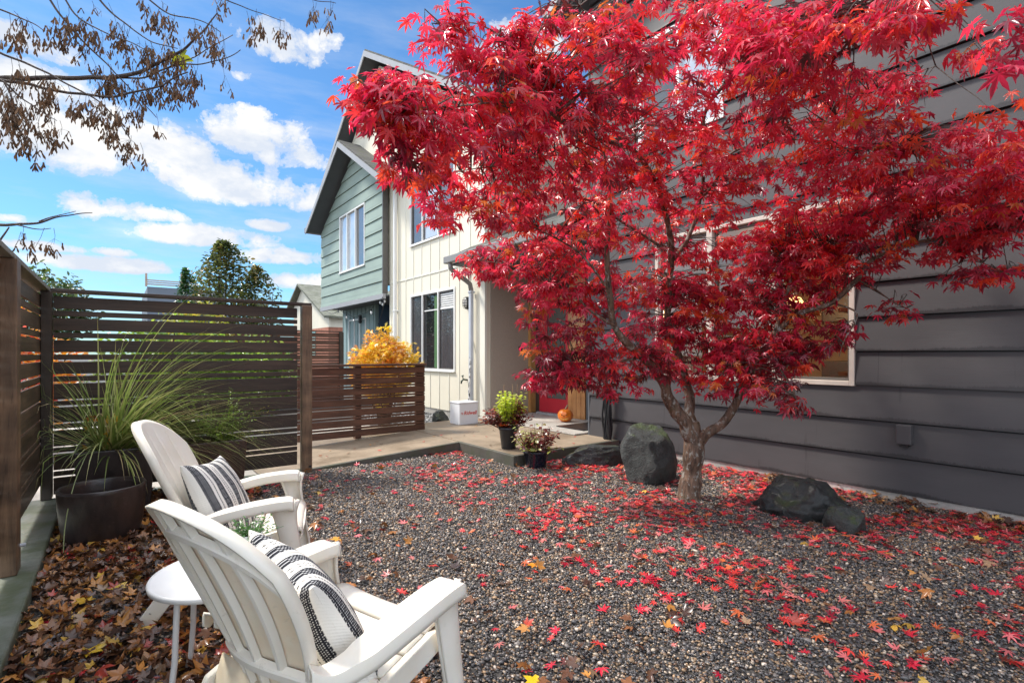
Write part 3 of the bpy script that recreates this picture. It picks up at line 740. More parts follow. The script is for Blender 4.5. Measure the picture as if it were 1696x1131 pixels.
# string lights under the overhang
t = empty('string_lights', (X_G, 14, 2.6), 'string of clear bulbs looped under the sage green overhang', 'string lights')
pts = [PXp(541, 516, 5.2), PXp(563, 512, 5.25), PXp(575, 519, 5.35), PXp(600, 520, 5.4), PXp(626, 495, 5.3), PXp(634, 492, 5.2), PXp(636, 500, 5.2), PXp(626, 538, 5.3)]
cm = MB()
for a, c in zip(pts, pts[1:]):
    cm.tube([a.lerp(c, k / 6) + Vector((0, 0, -0.10 * math.sin(PI * k / 6) * min(1, (c - a).length))) for k in range(7)], 0.008, 5)
cm.build('cord', M['rubber'], t)
bulb = simple('bulb_glass', (0.75, 0.76, 0.74), 0.15, 0.05)
for (x, y_) in ((560, 515), (574, 525), (586, 530), (615, 517), (630, 500), (634, 503), (637, 498)):
    q = PXp(x, y_, 5.3)
    mb = MB(); mb.lathe([(0.0, -0.06), (0.028, -0.04), (0.03, -0.015), (0.016, 0.02), (0.0, 0.022)], 10, q); bo = mb.build('bulb', bulb, t, smooth=True)
    mb = MB(); mb.tube([q + Vector((0, 0, 0.02)), q + Vector((0, 0, 0.07))], 0.016, 8); mb.build('socket', M['rubber'], bo)

# ================================================================== FENCES
rnd = random.Random(4)
def slat_rows(top, bottom, upper=True):
    rows = []; z = top
    for k in range(4):
        rows.append((z - 0.104, z)); z -= 0.124; rows.append((z - 0.045, z)); z -= 0.064
    while z - 0.10 > bottom:
        h = rnd.choice((0.135, 0.14, 0.13)); rows.append((z - h, z)); z -= h + 0.013
        if rnd.random() < 0.55 and z - 0.05 > bottom: rows.append((z - 0.04, z)); z -= 0.055
    return rows
def fence_x(name, label, X0, X1, Y, top, bot, mat, posts, pmat, group=None, rows=None, cap=True, cap_over=0.06):
    f = empty(name, ((X0 + X1) / 2, Y, 0), label, 'fence', group)
    mb = MB()
    for z0, z1 in (rows or slat_rows(top - 0.03, bot)):
        e = rnd.uniform(-0.004, 0.004); mb.box(X0, X1, Y - 0.013 + e, Y + 0.014 + e, z0, z1)
    mb.build('slat_panel', mat, f, bevel=0.002, seg=1)
    if cap:
        mb = MB(); mb.box(X0 - 0.02, X1 + cap_over, Y - 0.06, Y + 0.06, top + 0.002, top + 0.032); mb.build('cap_rail', mat, f, bevel=0.004)
    for (x, w, h) in posts:
        mb = MB(); mb.box(x - w / 2, x + w / 2, Y - 0.105, Y - 0.014, bot - 0.04, h); mb.build('post', pmat, f, bevel=0.006)
    return f
T = 1.825
fA = fence_x('slat_fence', 'tall dark slatted fence with cap rail behind the planters', -0.44, 1.55, 5.88, T, 0.06, M['fence_dark'], [(1.63, 0.105, T - 0.001)], M['post_wood'], cap_over=0.14)
mb = MB(); mb.tube([(1.655, 5.77, 0.08), (1.655, 5.755, 0.08)], 0.012, 8); mb.build('bolt', M['dark_metal'], fA)
# left fence along Y
f = empty('slat_fence', (-0.5, 4.2, 0), 'tall brown slatted fence running along the left edge beside the kerb', 'fence')
mb = MB()
rows = slat_rows(T - 0.03, 0.10)
for z0, z1 in rows: mb.box(-0.535, -0.513, 1.2, 5.86, z0, z1)
mb.build('slat_panel', M['fence_side'], f, bevel=0.002, seg=1)
mb = MB(); mb.box(-0.60, -0.455, 1.2, 5.94, T + 0.002, T + 0.034); mb.build('cap_rail', simple('grey_cap', (0.24, 0.22, 0.18), 0.6, 0.3, 8, stretch=(8, 1, 8)), f, bevel=0.004)
for y, w_, pm_ in ((3.955, 0.14, M['post_wood']), (5.79, 0.13, M['post_dark']), (2.1, 0.12, M['post_wood'])):
    mb = MB(); mb.box(-0.511, -0.440, y - w_ / 2, y + w_ / 2, 0.086, T); mb.build('post', pm_, f, bevel=0.006)
mb = MB(); mb.tube([(-0.44, 3.99, 0.22), (-0.415, 3.99, 0.22)], 0.010, 8); mb.build('bolt', M['downspout'], f)
# low brown fence beyond the path
lowt = PYp(610, 606.5, 7.2).z
rows = []
z = lowt - 0.02
for k in range(9):
    rows.append((z - 0.095, z)); z -= 0.108
    rows.append((z - 0.028, z)); z -= 0.04
rows = [r for r in rows if r[0] > 0.08]
fL = fence_x('low_fence', 'low reddish brown slatted fence along the far side of the path', 1.9, 3.80, 7.2, lowt, 0.08, M['fence_brown'], [], M['post_dark'], rows=rows, cap_over=0.01)
mb = MB(); mb.box(3.66, 3.80, 7.215, 7.26, 0.05, lowt); mb.build('post', M['fence_brown'], fL)
mb = MB(); mb.box(2.7, 2.79, 7.215, 7.30, 0.05, lowt); mb.build('post', M['fence_brown'], fL)
fence_x('slat_fence', 'distant brown slatted fence in front of the teal ground floor', 1.6, 4.6, 13.4, 1.86, 0.05, M['fence_brown'], [(4.62, 0.1, 1.86), (3.0, 0.1, 1.86)], M['post_dark'])
# ================================================================== LEAVES
rng = np.random.default_rng(11)
def palmate(nl=7, spread=118, lens=None, wid=0.36, notch=0.34, fold=0.10, droop=0.22):
    """star shaped maple leaf, petiole end at the origin, middle lobe along +x, unit length; quads folded on each midrib"""
    ang = np.radians(np.linspace(-spread, spread, nl))
    if lens is None: lens = 1 - 0.55 * (np.abs(ang) / ang.max()) ** 1.6
    V = [(0, 0, 0)]; F = []
    def nd(a, r): return (r * math.cos(a), r * math.sin(a), -droop * r * r * 0.5)
    step = ang[1] - ang[0]
    nidx = []
    for i in range(nl + 1):
        a = ang[0] + (i - 0.5) * step
        l = min(lens[max(i - 1, 0)], lens[min(i, nl - 1)])
        nidx.append(len(V)); V.append(nd(a, notch * l))
    for i in range(nl):
        a, L = ang[i], lens[i]
        s = step * wid
        k = len(V)
        x1 = nd(a - s * 0.62, L * 0.60); x2 = nd(a + s * 0.62, L * 0.60); t = nd(a, L)
        V += [(x1[0], x1[1], x1[2] + fold * 0.5 * L), (t[0], t[1], t[2] - 0.05), (x2[0], x2[1], x2[2] + fold * 0.5 * L)]
        F += [(0, nidx[i], k, k + 1), (0, k + 1, k + 2, nidx[i + 1])]
    return np.array(V, float), np.array(F, int)
JM_V, JM_F = palmate(7, 122, None, 0.42, 0.30)
BL_V, BL_F = palmate(5, 112, np.array([0.62, 0.86, 1.0, 0.86, 0.62]), 0.72, 0.62, 0.05, 0.15)   # bigleaf maple
JL_V, JL_F = palmate(7, 122, None, 0.40, 0.30, 0.03, 0.1)

def place_leaves(name, LV, LF, pos_, dirs, nrm, size, cols, mat, parent=None, curl=None):
    """pos_ (n,3), dirs (n,3) midrib direction, nrm (n,3) blade normal"""
    n = len(pos_)
    d = dirs / np.linalg.norm(dirs, axis=1, keepdims=True)
    y = np.cross(nrm, d); y /= (np.linalg.norm(y, axis=1, keepdims=True) + 1e-9)
    z = np.cross(d, y)
    L = np.repeat(LV[None], n, 0)
    if curl is not None:
        r2 = (LV[:, 0] ** 2 + LV[:, 1] ** 2)[None]
        L[:, :, 2] += curl[:, None] * r2
        L[:, :, 2] += (rng.normal(0, 0.05, L[:, :, 2].shape) * (1 + 2.2 * np.abs(curl[:, None]))) * np.sqrt(r2)
    W = (L[:, :, 0:1] * d[:, None] + L[:, :, 1:2] * y[:, None] + L[:, :, 2:3] * z[:, None]) * size[:, None, None] + pos_[:, None]
    k = LV.shape[0]
    F = (LF[None] + (np.arange(n) * k)[:, None, None]).reshape(-1, LF.shape[1])
    c = np.repeat(cols[:, None], k, 1).reshape(-1, 3)
    return np_mesh(name, W.reshape(-1, 3), F, mat, parent, c)

def spline(pts, n=8):
    """catmull-rom through points with radii: [(Vector, r)] -> list"""
    out = []; P_ = [p for p, r in pts]; R_ = [r for p, r in pts]
    for i in range(len(P_) - 1):
        p0, p1, p2, p3 = P_[max(i - 1, 0)], P_[i], P_[i + 1], P_[min(i + 2, len(P_) - 1)]
        for k in range(n):
            t = k / n
            q = 0.5 * ((2 * p1) + (p2 - p0) * t + (2 * p0 - 5 * p1 + 4 * p2 - p3) * t * t + (3 * p1 - p0 - 3 * p2 + p3) * t ** 3)
            out.append((q, R_[i] * (1 - t) + R_[i + 1] * t))
    out.append((P_[-1], R_[-1])); return out

def bark(name, dark, light, lichen=0.5, scale=1.0):
    m, b, p, o = new_mat(name)
    g = pos(b)
    n1 = b.noise(b.mapping(g, (30 * scale, 30 * scale, 7 * scale)), 1.0, 7, 0.7, 0.5); n2 = b.noise(b.mapping(g, (1, 1, 0.6)), 28 * scale, 5, 0.65)
    n3 = b.noise(g, 9 * scale, 4, 0.6)
    col = b.ramp(n1, [(0.32, dark), (0.62, light)])
    col = b.mix(b.m('MULTIPLY', b.ramp(n2, [(0.54, 0.0), (0.62, 1.0)]), lichen), col, (0.34, 0.34, 0.30))
    col = b.mix(b.ramp(n3, [(0.58, 0.0), (0.72, 0.6)]), col, (0.13, 0.10, 0.045))
    setp(b, p, col=col, rough=0.62, spec=0.4); bump(b, p, b.m('ADD', n1, b.m('MULTIPLY', n2, 0.5)), 0.8, 0.012)
    return m
M['bark'] = bark('maple_bark', (0.020, 0.012, 0.009), (0.21, 0.125, 0.08), 0.85)
M['twig'] = bark('twig_bark', (0.03, 0.018, 0.014), (0.10, 0.065, 0.05), 0.2, 2.0)

# ================================================================== RED MAPLE
tb = G(1140, 826)
mt = empty('maple_tree', (tb.x, tb.y, 0), 'maple full of crimson leaves with forked trunk before the grey wall', 'tree')
def R(*a): return [(P(x, y, D), r) for x, y, D, r in a]
limbs = [
    R((1140, 834, 4.60, .125), (1142, 812, 4.60, .098), (1146, 775, 4.60, .086), (1149, 745, 4.60, .088), (1150, 722, 4.60, .080), (1148, 700, 4.60, .060)),
    R((1149, 735, 4.60, .075), (1136, 700, 4.58, .064), (1117, 676, 4.55, .058), (1104, 655, 4.52, .050), (1092, 622, 4.45, .044), (1066, 590, 4.35, .036), (1036, 568, 4.2, .030), (1016, 530, 4.1, .026), (1008, 480, 4.0, .023), (1006, 390, 3.9, .018), (1010, 330, 3.8, .012), (1000, 250, 3.6, .007)),
    R((1150, 720, 4.60, .060), (1143, 690, 4.66, .048), (1141, 655, 4.72, .042), (1128, 600, 4.75, .034), (1110, 545, 4.7, .030), (1106, 490, 4.6, .028), (1113, 430, 4.5, .027), (1103, 360, 4.3, .023), (1089, 312, 4.1, .021), (1052, 252, 3.8, .017), (1010, 236, 3.5, .014), (974, 223, 3.3, .012), (930, 202, 3.0, .010), (905, 185, 2.8, .007), (850, 170, 2.6, .005), (760, 175, 2.4, .004), (660, 180, 2.25, .0025)),
    R((1152, 740, 4.60, .060), (1166, 722, 4.55, .046), (1192, 702, 4.5, .040), (1214, 676, 4.45, .036), (1232, 640, 4.4, .030), (1262, 580, 4.3, .026), (1290, 545, 4.2, .024), (1323, 521, 4.1, .022), (1378, 501, 4.0, .020), (1420, 462, 3.85, .018), (1447, 428, 3.75, .013), (1520, 400, 3.6, .009), (1620, 385, 3.4, .006), (1700, 372, 3.2, .004)),
    R((1113, 430, 4.5, .024), (1135, 400, 4.5, .020), (1152, 365, 4.45, .017), (1162, 320, 4.4, .016), (1168, 250, 4.3, .015), (1166, 190, 4.1, .015), (1190, 150, 3.9, .014), (1232, 115, 3.6, .012), (1280, 80, 3.3, .010), (1336, 46, 3.0, .008), (1436, 6, 2.6, .005), (1500, -40, 2.4, .004)),
    R((1103, 418, 4.5, .016), (1080, 400, 4.45, .013), (1050, 380, 4.4, .011), (1010, 355, 4.2, .009), (985, 335, 4.1, .008), (940, 325, 3.9, .006), (880, 320, 3.7, .004)),
    R((1160, 330, 4.4, .012), (1185, 300, 4.3, .010), (1212, 255, 4.15, .009), (1260, 240, 4.0, .007), (1330, 232, 3.8, .005), (1420, 250, 3.6, .004), (1500, 235, 3.4, .003)),
    R((1285, 548, 4.2, .017), (1298, 500, 4.15, .014), (1310, 465, 4.1, .012), (1300, 430, 4.1, .010), (1340, 420, 4.0, .007), (1400, 395, 3.9, .004)),
    R((1020, 540, 4.1, .012), (985, 520, 4.0, .009), (950, 490, 4.1, .007), (900, 460, 4.2, .006), (850, 440, 4.3, .004), (780, 430, 4.4, .003)),
    R((1008, 480, 4.0, .010), (970, 430, 3.9, .008), (930, 400, 3.8, .006), (890, 380, 3.7, .004)),
    R((1066, 590, 4.35, .014), (1020, 600, 4.3, .010), (970, 600, 4.35, .007), (920, 610, 4.4, .004), (890, 620, 4.4, .003)),
    R((1052, 252, 3.8, .010), (1050, 190, 3.7, .008), (1030, 120, 3.5, .006), (1000, 60, 3.3, .004), (960, 10, 3.1, .003)),
    R((974, 223, 3.3, .007), (920, 250, 3.2, .006), (860, 270, 3.1, .004), (780, 280, 3.0, .003), (700, 300, 3.0, .002)),
    R((1262, 580, 4.3, .012), (1290, 610, 4.1, .008), (1310, 640, 4.0, .005), (1320, 665, 3.9, .003)),
    R((1128, 600, 4.75, .012), (1170, 600, 4.6, .009), (1230, 605, 4.45, .007), (1290, 600, 4.3, .004)),
    R((1420, 462, 3.85, .008), (1450, 480, 3.9, .006), (1480, 500, 3.95, .004), (1500, 510, 3.95, .002)),
    R((930, 202, 3.0, .006), (900, 140, 2.9, .005), (850, 80, 2.8, .004), (790, 40, 2.7, .003), (730, 40, 2.6, .002)),
    R((1232, 115, 3.6, .008), (1200, 60, 3.4, .006), (1160, 10, 3.2, .004), (1140, -40, 3.1, .003)),
    R((1378, 501, 4.0, .009), (1420, 520, 3.9, .006), (1400, 560, 3.85, .004), (1390, 590, 3.8, .002)),
    R((1520, 400, 3.6, .006), (1570, 410, 3.5, .004), (1640, 440, 3.4, .003), (1670, 455, 3.4, .002)),
    R((1330, 232, 3.8, .005), (1400, 180, 3.5, .004), (1470, 140, 3.3, .003), (1550, 110, 3.1, .002)),
]
skel = []
mbt = MB(); mbl = MB()
for i, L in enumerate(limbs):
    s = spline(L, 5)
    jit = []
    for k, (q, r) in enumerate(s):
        w = min(r * 0.35, 0.02)
        q = q + Vector((mnoise.noise(q * 6 + Vector((i, 0, 0))), mnoise.noise(q * 6 + Vector((0, i, 3))), mnoise.noise(q * 5 + Vector((5, 0, i))))) * (w + 0.006)
        jit.append((q, r * (1 + 0.16 * mnoise.noise(q * 14))))
    tgt = mbt if i == 0 else mbl
    tgt.tube([q for q, r in jit], [r for q, r in jit], 14 if i < 5 else 7)
    for q, r in jit:
        if r < 0.030: skel.append(q)
mbt.build('trunk', M['bark'], mt, smooth=True); mbl.build('limb', M['bark'], mt, smooth=True)
skel = np.array([tuple(q) for q in skel])

# crown: sprays of leaves at their real distances; (pixel x, y, rx, ry, nearest, farthest, number of sprays)
blobs = [
    (640, 165, 70, 48, 2.1, 2.5, 46), (625, 130, 42, 26, 2.2, 2.4, 8), (720, 215, 75, 55, 2.2, 2.7, 46), (672, 262, 45, 42, 2.3, 2.7, 16),
    (690, 300, 60, 30, 2.9, 3.3, 16), (750, 60, 60, 50, 2.5, 2.9, 26), (830, 130, 95, 65, 2.4, 3.0, 70), (800, 220, 90, 60, 2.5, 3.1, 60),
    (930, 60, 90, 60, 2.6, 3.2, 60), (940, 160, 90, 70, 2.7, 3.3, 70), (880, 280, 100, 60, 2.9, 3.6, 70), (1000, 230, 90, 80, 3.1, 3.9, 70),
    (760, 330, 70, 28, 3.1, 3.6, 20), (735, 372, 18, 12, 3.4, 3.6, 3), (830, 350, 70, 40, 3.3, 3.9, 36),
    (1060, 60, 100, 70, 2.6, 3.4, 75), (1180, 60, 100, 70, 2.5, 3.4, 80), (1290, 50, 100, 60, 2.3, 3.2, 75), (1400, 30, 90, 45, 2.2, 2.9, 45), (1480, 25, 60, 40, 2.2, 2.8, 22), (1530, 60, 40, 40, 2.5, 2.9, 8),
    (1100, 170, 100, 70, 3.1, 4.2, 75), (1220, 170, 100, 70, 3.0, 4.1, 80), (1340, 150, 90, 60, 2.9, 3.8, 60), (1430, 170, 75, 60, 2.9, 3.6, 36), (1490, 155, 60, 40, 2.9, 3.4, 18),
    (1040, 300, 90, 70, 3.5, 4.5, 65), (1160, 280, 100, 70, 3.6, 4.6, 75), (1290, 260, 100, 60, 3.3, 4.3, 65), (1400, 245, 85, 42, 3.2, 4.0, 40), (1480, 240, 50, 30, 3.1, 3.6, 12),
    (930, 360, 90, 60, 3.5, 4.2, 60), (800, 440, 55, 26, 4.3, 4.8, 26), (880, 440, 90, 55, 4.0, 4.8, 80), (960, 430, 80, 60, 3.8, 4.6, 60), (930, 500, 80, 55, 4.0, 4.8, 70), (1010, 500, 80, 70, 3.9, 4.7, 60),
    (1060, 400, 90, 70, 4.0, 4.9, 60), (1150, 400, 90, 60, 4.1, 5.0, 60), (1230, 350, 80, 55, 4.0, 4.8, 50), (1290, 400, 60, 60, 4.0, 4.7, 40),
    (930, 570, 60, 35, 4.1, 4.8, 34), (910, 622, 45, 26, 4.2, 4.7, 28), (970, 610, 60, 36, 4.1, 4.7, 42), (1030, 640, 52, 22, 4.2, 4.6, 14), (1040, 590, 70, 50, 4.1, 4.9, 40),
    (1130, 520, 90, 60, 4.2, 5.0, 105), (1150, 590, 90, 50, 4.1, 4.9, 95), (1220, 520, 80, 60, 4.1, 4.9, 95), (1260, 590, 80, 40, 4.0, 4.8, 85), (1200, 450, 80, 60, 4.1, 4.9, 70), (1260, 440, 70, 60, 4.0, 4.7, 40), (1300, 540, 60, 50, 4.0, 4.6, 60), (1340, 430, 60, 60, 3.9, 4.6, 60), (1370, 400, 50, 50, 3.8, 4.4, 34), (1310, 380, 60, 40, 3.9, 4.6, 30), (1210, 480, 90, 50, 4.2, 5.0, 60), (1200, 640, 70, 22, 4.1, 4.5, 18), (1280, 640, 50, 26, 3.9, 4.4, 16), (1312, 665, 18, 24, 3.9, 4.1, 6),
    (1350, 570, 50, 40, 3.9, 4.5, 26), (1330, 480, 60, 50, 3.9, 4.6, 30), (1380, 560, 32, 36, 3.8, 4.2, 14),
    (1380, 350, 80, 60, 3.6, 4.4, 55), (1450, 340, 80, 55, 3.4, 4.2, 60), (1420, 420, 70, 36, 3.6, 4.2, 26), (1520, 330, 70, 50, 3.3, 4.0, 50), (1530, 395, 70, 36, 3.4, 3.9, 28),
    (1600, 260, 70, 55, 2.8, 3.4, 40), (1600, 340, 80, 50, 3.0, 3.6, 50), (1660, 220, 50, 40, 2.6, 3.0, 18), (1670, 300, 50, 60, 2.7, 3.3, 34), (1650, 390, 60, 34, 3.1, 3.6, 22),
    (1640, 452, 55, 20, 3.3, 3.6, 10), (1480, 505, 26, 26, 3.9, 4.1, 6), (1560, 468, 12, 10, 3.5, 3.6, 2),
    (1680, 60, 30, 50, 1.7, 1.9, 5), (1640, 100, 26, 20, 2.2, 2.3, 3), (1590, 10, 30, 14, 2.0, 2.3, 2),
    (1190, -120, 330, 90, 2.4, 4.2, 70), (1760, 250, 60, 150, 2.6, 3.6, 30),
]
lp, ldr, ln, ls, lc = [], [], [], [], []
twigs = MB()
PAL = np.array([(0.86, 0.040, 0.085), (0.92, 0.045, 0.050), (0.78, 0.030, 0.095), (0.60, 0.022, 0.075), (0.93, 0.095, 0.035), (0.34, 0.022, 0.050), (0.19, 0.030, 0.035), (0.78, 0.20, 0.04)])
rr = random.Random(7)
tcen = np.array([tb.x, tb.y, 0.0])
for (bx, by, rx, ry, d0, d1, n) in blobs:
    n = int(round(n * (0.74 if n > 12 else 1.0)))
    if 950 <= bx <= 1250 and 290 <= by <= 560: d0 += 0.22; d1 += 0.12; n = int(n * 0.80)
    if n > 30 and by < 300: n = int(n * 0.90)
    for _ in range(n):
        while True:
            u, v = rr.uniform(-1, 1), rr.uniform(-1, 1)
            if u * u + v * v <= 1: break
        D = rr.uniform(d0, d1)
        c = np.array(P(bx + u * rx, by + v * ry, D))
        if c[0] > X_W - 0.12 or c[2] < 0.5: continue
        # twig from the nearest wood
        dd = np.linalg.norm(skel - c, axis=1) + np.maximum(0, skel[:, 2] - c[2]) * 0.3
        j = int(dd.argmin()); s = skel[j]
        mid = (s + c) / 2 + np.array([rr.gauss(0, .03), rr.gauss(0, .03), 0.03 + 0.05 * rr.random()])
        ln_t = np.linalg.norm(c - s)
        if ln_t < 0.62:
            twigs.tube([s, s * .6 + mid * .4, mid, mid * 0.4 + c * 0.6 + np.array([0, 0, .01]), c], [0.0042, 0.0036, 0.003, 0.002, 0.0012], 4, cap=False)
        od = c - s; od[2] *= 0.3
        if np.linalg.norm(od[:2]) < 0.05: od = c - tcen
        od = od / (np.linalg.norm(od) + 1e-6)
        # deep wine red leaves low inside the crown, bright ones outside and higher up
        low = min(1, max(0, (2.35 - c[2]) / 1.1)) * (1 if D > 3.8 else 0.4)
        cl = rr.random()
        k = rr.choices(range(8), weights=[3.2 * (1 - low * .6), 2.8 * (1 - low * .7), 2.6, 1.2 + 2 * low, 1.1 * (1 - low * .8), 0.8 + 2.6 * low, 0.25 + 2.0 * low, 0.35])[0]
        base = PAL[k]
        m = rr.randint(6, 9)
        for q in range(m):
            a = rr.uniform(0, 2 * PI)
            al = np.array([math.cos(a), math.sin(a), 0])
            dirv = al * 0.8 + od * 0.5 + np.array([0, 0, -rr.uniform(0.15, 1.25)])
            off = al * rr.uniform(0.01, 0.11) + np.array([0, 0, rr.uniform(-0.035, 0.03)]) - od * rr.uniform(0, 0.12)
            nr = np.array([rr.gauss(0, .45), rr.gauss(0, .45), 1.0]) + al * 0.35
            lp.append(c + off); ldr.append(dirv); ln.append(nr)
            ls.append(min(0.086, 0.058 * math.exp(rr.gauss(0, 0.24)))); t = rr.uniform(0.8, 1.12)
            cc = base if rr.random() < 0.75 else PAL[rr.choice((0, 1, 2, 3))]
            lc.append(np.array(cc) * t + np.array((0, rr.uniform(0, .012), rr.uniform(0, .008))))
twigs.build('twig', M['twig'], mt)
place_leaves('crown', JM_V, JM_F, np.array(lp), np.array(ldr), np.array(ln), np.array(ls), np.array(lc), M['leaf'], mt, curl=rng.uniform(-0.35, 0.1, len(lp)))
print('maple leaves', len(lp))

# ================================================================== GRAVEL, LITTER
def in_view(x, y, m=0.25):
    D = x * FX + y * FY; l = x * RX + y * RY
    return (D > 1.55) & (np.abs(l) < D * 1.0 + m)
def gravel():
    N = 330000
    x = rng.uniform(-0.36, 5.52, N); y = rng.uniform(-0.4, 5.84, N)
    D = x * FX + y * FY
    keep = in_view(x, y) & ~((x > 3.58) & (y > 4.64))
    dens = np.clip(1.3 - (D - 2) * 0.16, 0.5, 1)
    lit = (x < 0.35) & (rng.random(N) < 0.55)
    keep &= (rng.random(N) < dens) & ~lit
    x, y, D = x[keep], y[keep], D[keep]; n = len(x)
    import bmesh
    bm = bmesh.new(); bmesh.ops.create_icosphere(bm, subdivisions=1, radius=1)
    V = np.array([v.co[:] for v in bm.verts]); F = np.array([[v.index for v in f.verts] for f in bm.faces]); bm.free()
    s = rng.lognormal(math.log(0.0054), 0.32, n) * (1 + 0.10 * np.clip(D - 2, 0, 3))
    s = np.minimum(s, 0.016)
    sc = np.stack([s * rng.uniform(0.9, 1.5, n), s * rng.uniform(0.75, 1.1, n), s * rng.uniform(0.45, 0.8, n)], 1)
    W = V[None] * sc[:, None] * (1 + rng.normal(0, 0.11, (n, len(V), 1)))
    a = rng.uniform(0, 2 * PI, n); t = rng.normal(0, 0.35, n)
    ct, st = np.cos(t)[:, None], np.sin(t)[:, None]
    X, Y, Z = W[..., 0] * ct - W[..., 2] * st, W[..., 1], W[..., 0] * st + W[..., 2] * ct
    ca, sa = np.cos(a)[:, None], np.sin(a)[:, None]
    X, Y = X * ca - Y * sa, X * sa + Y * ca
    zc = rng.uniform(0.002, 0.013, n)
    W = np.stack([X + x[:, None], Y + y[:, None], Z + zc[:, None]], 2)
    pal = np.array([(0.055, 0.060, 0.070), (0.09, 0.095, 0.105), (0.030, 0.032, 0.038), (0.15, 0.15, 0.155), (0.20, 0.15, 0.10), (0.27, 0.20, 0.13), (0.36, 0.33, 0.28), (0.12, 0.075, 0.05), (0.48, 0.46, 0.43)])
    ci = rng.choice(9, n, p=[.22, .20, .15, .13, .09, .06, .055, .07, .025])
    col = pal[ci] * rng.uniform(0.8, 1.55, (n, 1)) * np.array([1.18, 1.02, 0.88])
    k = len(V)
    o = np_mesh('gravel', W.reshape(-1, 3), (F[None] + (np.arange(n) * k)[:, None, None]).reshape(-1, 3), M['pebble'], None, np.repeat(col[:, None], k, 1).reshape(-1, 3), smooth=True)
    tag(o, kind='stuff'); print('pebbles', n)
gravel()

def flat_leaves(name, LV, LF, xy, z, size, cols, curl, parent=None, tilt=0.22):
    n = len(xy)
    a = rng.uniform(0, 2 * PI, n)
    d = np.stack([np.cos(a), np.sin(a), rng.normal(0, 0.14, n)], 1)
    nr = np.stack([rng.normal(0, tilt, n), rng.normal(0, tilt, n), np.ones(n)], 1)
    p = np.column_stack([xy, z])
    return place_leaves(name, LV, LF, p, d, nr, size, cols, M['litter'], parent, curl)
boulder_xy = []
def red_litter():
    N = 19000
    x = rng.uniform(-0.3, 5.45, N); y = rng.uniform(-0.3, 5.82, N)
    keep = in_view(x, y) & ~((x > 3.58) & (y > 4.64))
    dw = X_W - x; dt = np.hypot(x - tb.x, y - tb.y)
    w = 0.05 + 0.85 * np.exp(-(dw / 0.95) ** 2) + 0.42 * np.exp(-(dt / 1.25) ** 2) + 0.20 * (x > 2.2)
    cl = np.array([mnoise.noise(Vector((a * 1.6, b_ * 1.6, 0.0))) for a, b_ in zip(x, y)])
    w = w * np.clip(0.72 + 2.0 * cl, 0.10, 2)
    w = np.where(x < 0.9, w * 0.6 + 0.02, w)
    keep &= rng.random(N) < w
    x, y = x[keep], y[keep]; n = len(x)
    pal = np.array([(0.74, 0.03, 0.06), (0.86, 0.07, 0.06), (0.84, 0.20, 0.20), (0.46, 0.015, 0.04), (0.78, 0.17, 0.06), (0.20, 0.03, 0.02), (0.70, 0.20, 0.18)])
    ci = rng.choice(7, n, p=[.27, .22, .15, .14, .09, .06, .07])
    o = flat_leaves('fallen_maple_leaves', JL_V, JL_F, np.column_stack([x, y]), rng.uniform(0.018, 0.030, n), rng.uniform(0.026, 0.060, n), pal[ci] * rng.uniform(0.7, 1.15, (n, 1)), rng.uniform(-0.1, 0.45, n))
    tag(o, kind='stuff'); print('red litter', n)
red_litter()
def brown_litter():
    # thick mat on the left, under the chairs, and along the foot of the grey wall
    N = 42000
    x = rng.uniform(-0.36, 5.45, N); y = rng.uniform(-0.3, 5.8, N)
    keep = in_view(x, y) & ~((x > 3.58) & (y > 4.64))
    edge = 0.62 + 0.30 * np.array([mnoise.noise(Vector((0.0, b_ * 1.3, 1.0))) for b_ in y])
    cl = np.array([mnoise.noise(Vector((a * 2.2, b_ * 2.2, 4.0))) for a, b_ in zip(x, y)])
    w = 1 / (1 + np.exp((x - edge) / 0.13)) * np.clip(1.0 + 1.1 * cl, 0.12, 1)
    w = np.maximum(w, 0.32 * np.exp(-((X_W - x) / 0.45) ** 2) * (y < 2.6) * np.clip(0.8 + cl, 0, 1))
    w = np.maximum(w, 0.006 + 0.012 * (y < 1.6) + 0.02 * (x < 1.6))
    keep &= rng.random(N) < w
    x, y = x[keep], y[keep]; n = len(x)
    pal = np.array([(0.10, 0.045, 0.025), (0.17, 0.075, 0.035), (0.30, 0.12, 0.035), (0.45, 0.20, 0.05), (0.055, 0.030, 0.022), (0.55, 0.33, 0.06), (0.27, 0.17, 0.10), (0.36, 0.05, 0.03)])
    ci = rng.choice(8, n, p=[.23, .22, .15, .09, .15, .035, .085, .04])
    o = flat_leaves('leaf_litter', BL_V, BL_F, np.column_stack([x, y]), rng.uniform(0.014, 0.055, n), rng.uniform(0.026, 0.062, n), pal[ci] * rng.uniform(0.8, 1.75, (n, 1)), rng.uniform(-0.8, 1.0, n), tilt=0.5)
    tag(o, kind='stuff'); print('brown litter', n)
brown_litter()
n = 70; x = rng.uniform(1.8, 5.3, n); y = rng.uniform(4.8, 7.0, n); zz_ = np.where(x > 3.66, 0.130, 0.012 + (x - 1.2) / 2.44 * 0.112 + 0.006)
k = ((x > 3.75) | (y > 6.0)) & (rng.random(n) < 0.75); x, y, zz_ = x[k], y[k], zz_[k]; n = len(x)
cc_ = np.array([(0.70, 0.05, 0.05), (0.30, 0.10, 0.04), (0.66, 0.30, 0.08), (0.12, 0.06, 0.03)])[rng.integers(0, 4, n)]
tag(flat_leaves('path_leaves', JL_V, JL_F, np.column_stack([x, y]), zz_ + 0.004, rng.uniform(0.022, 0.045, n), cc_, rng.uniform(0, 0.4, n), tilt=0.1), kind='stuff')
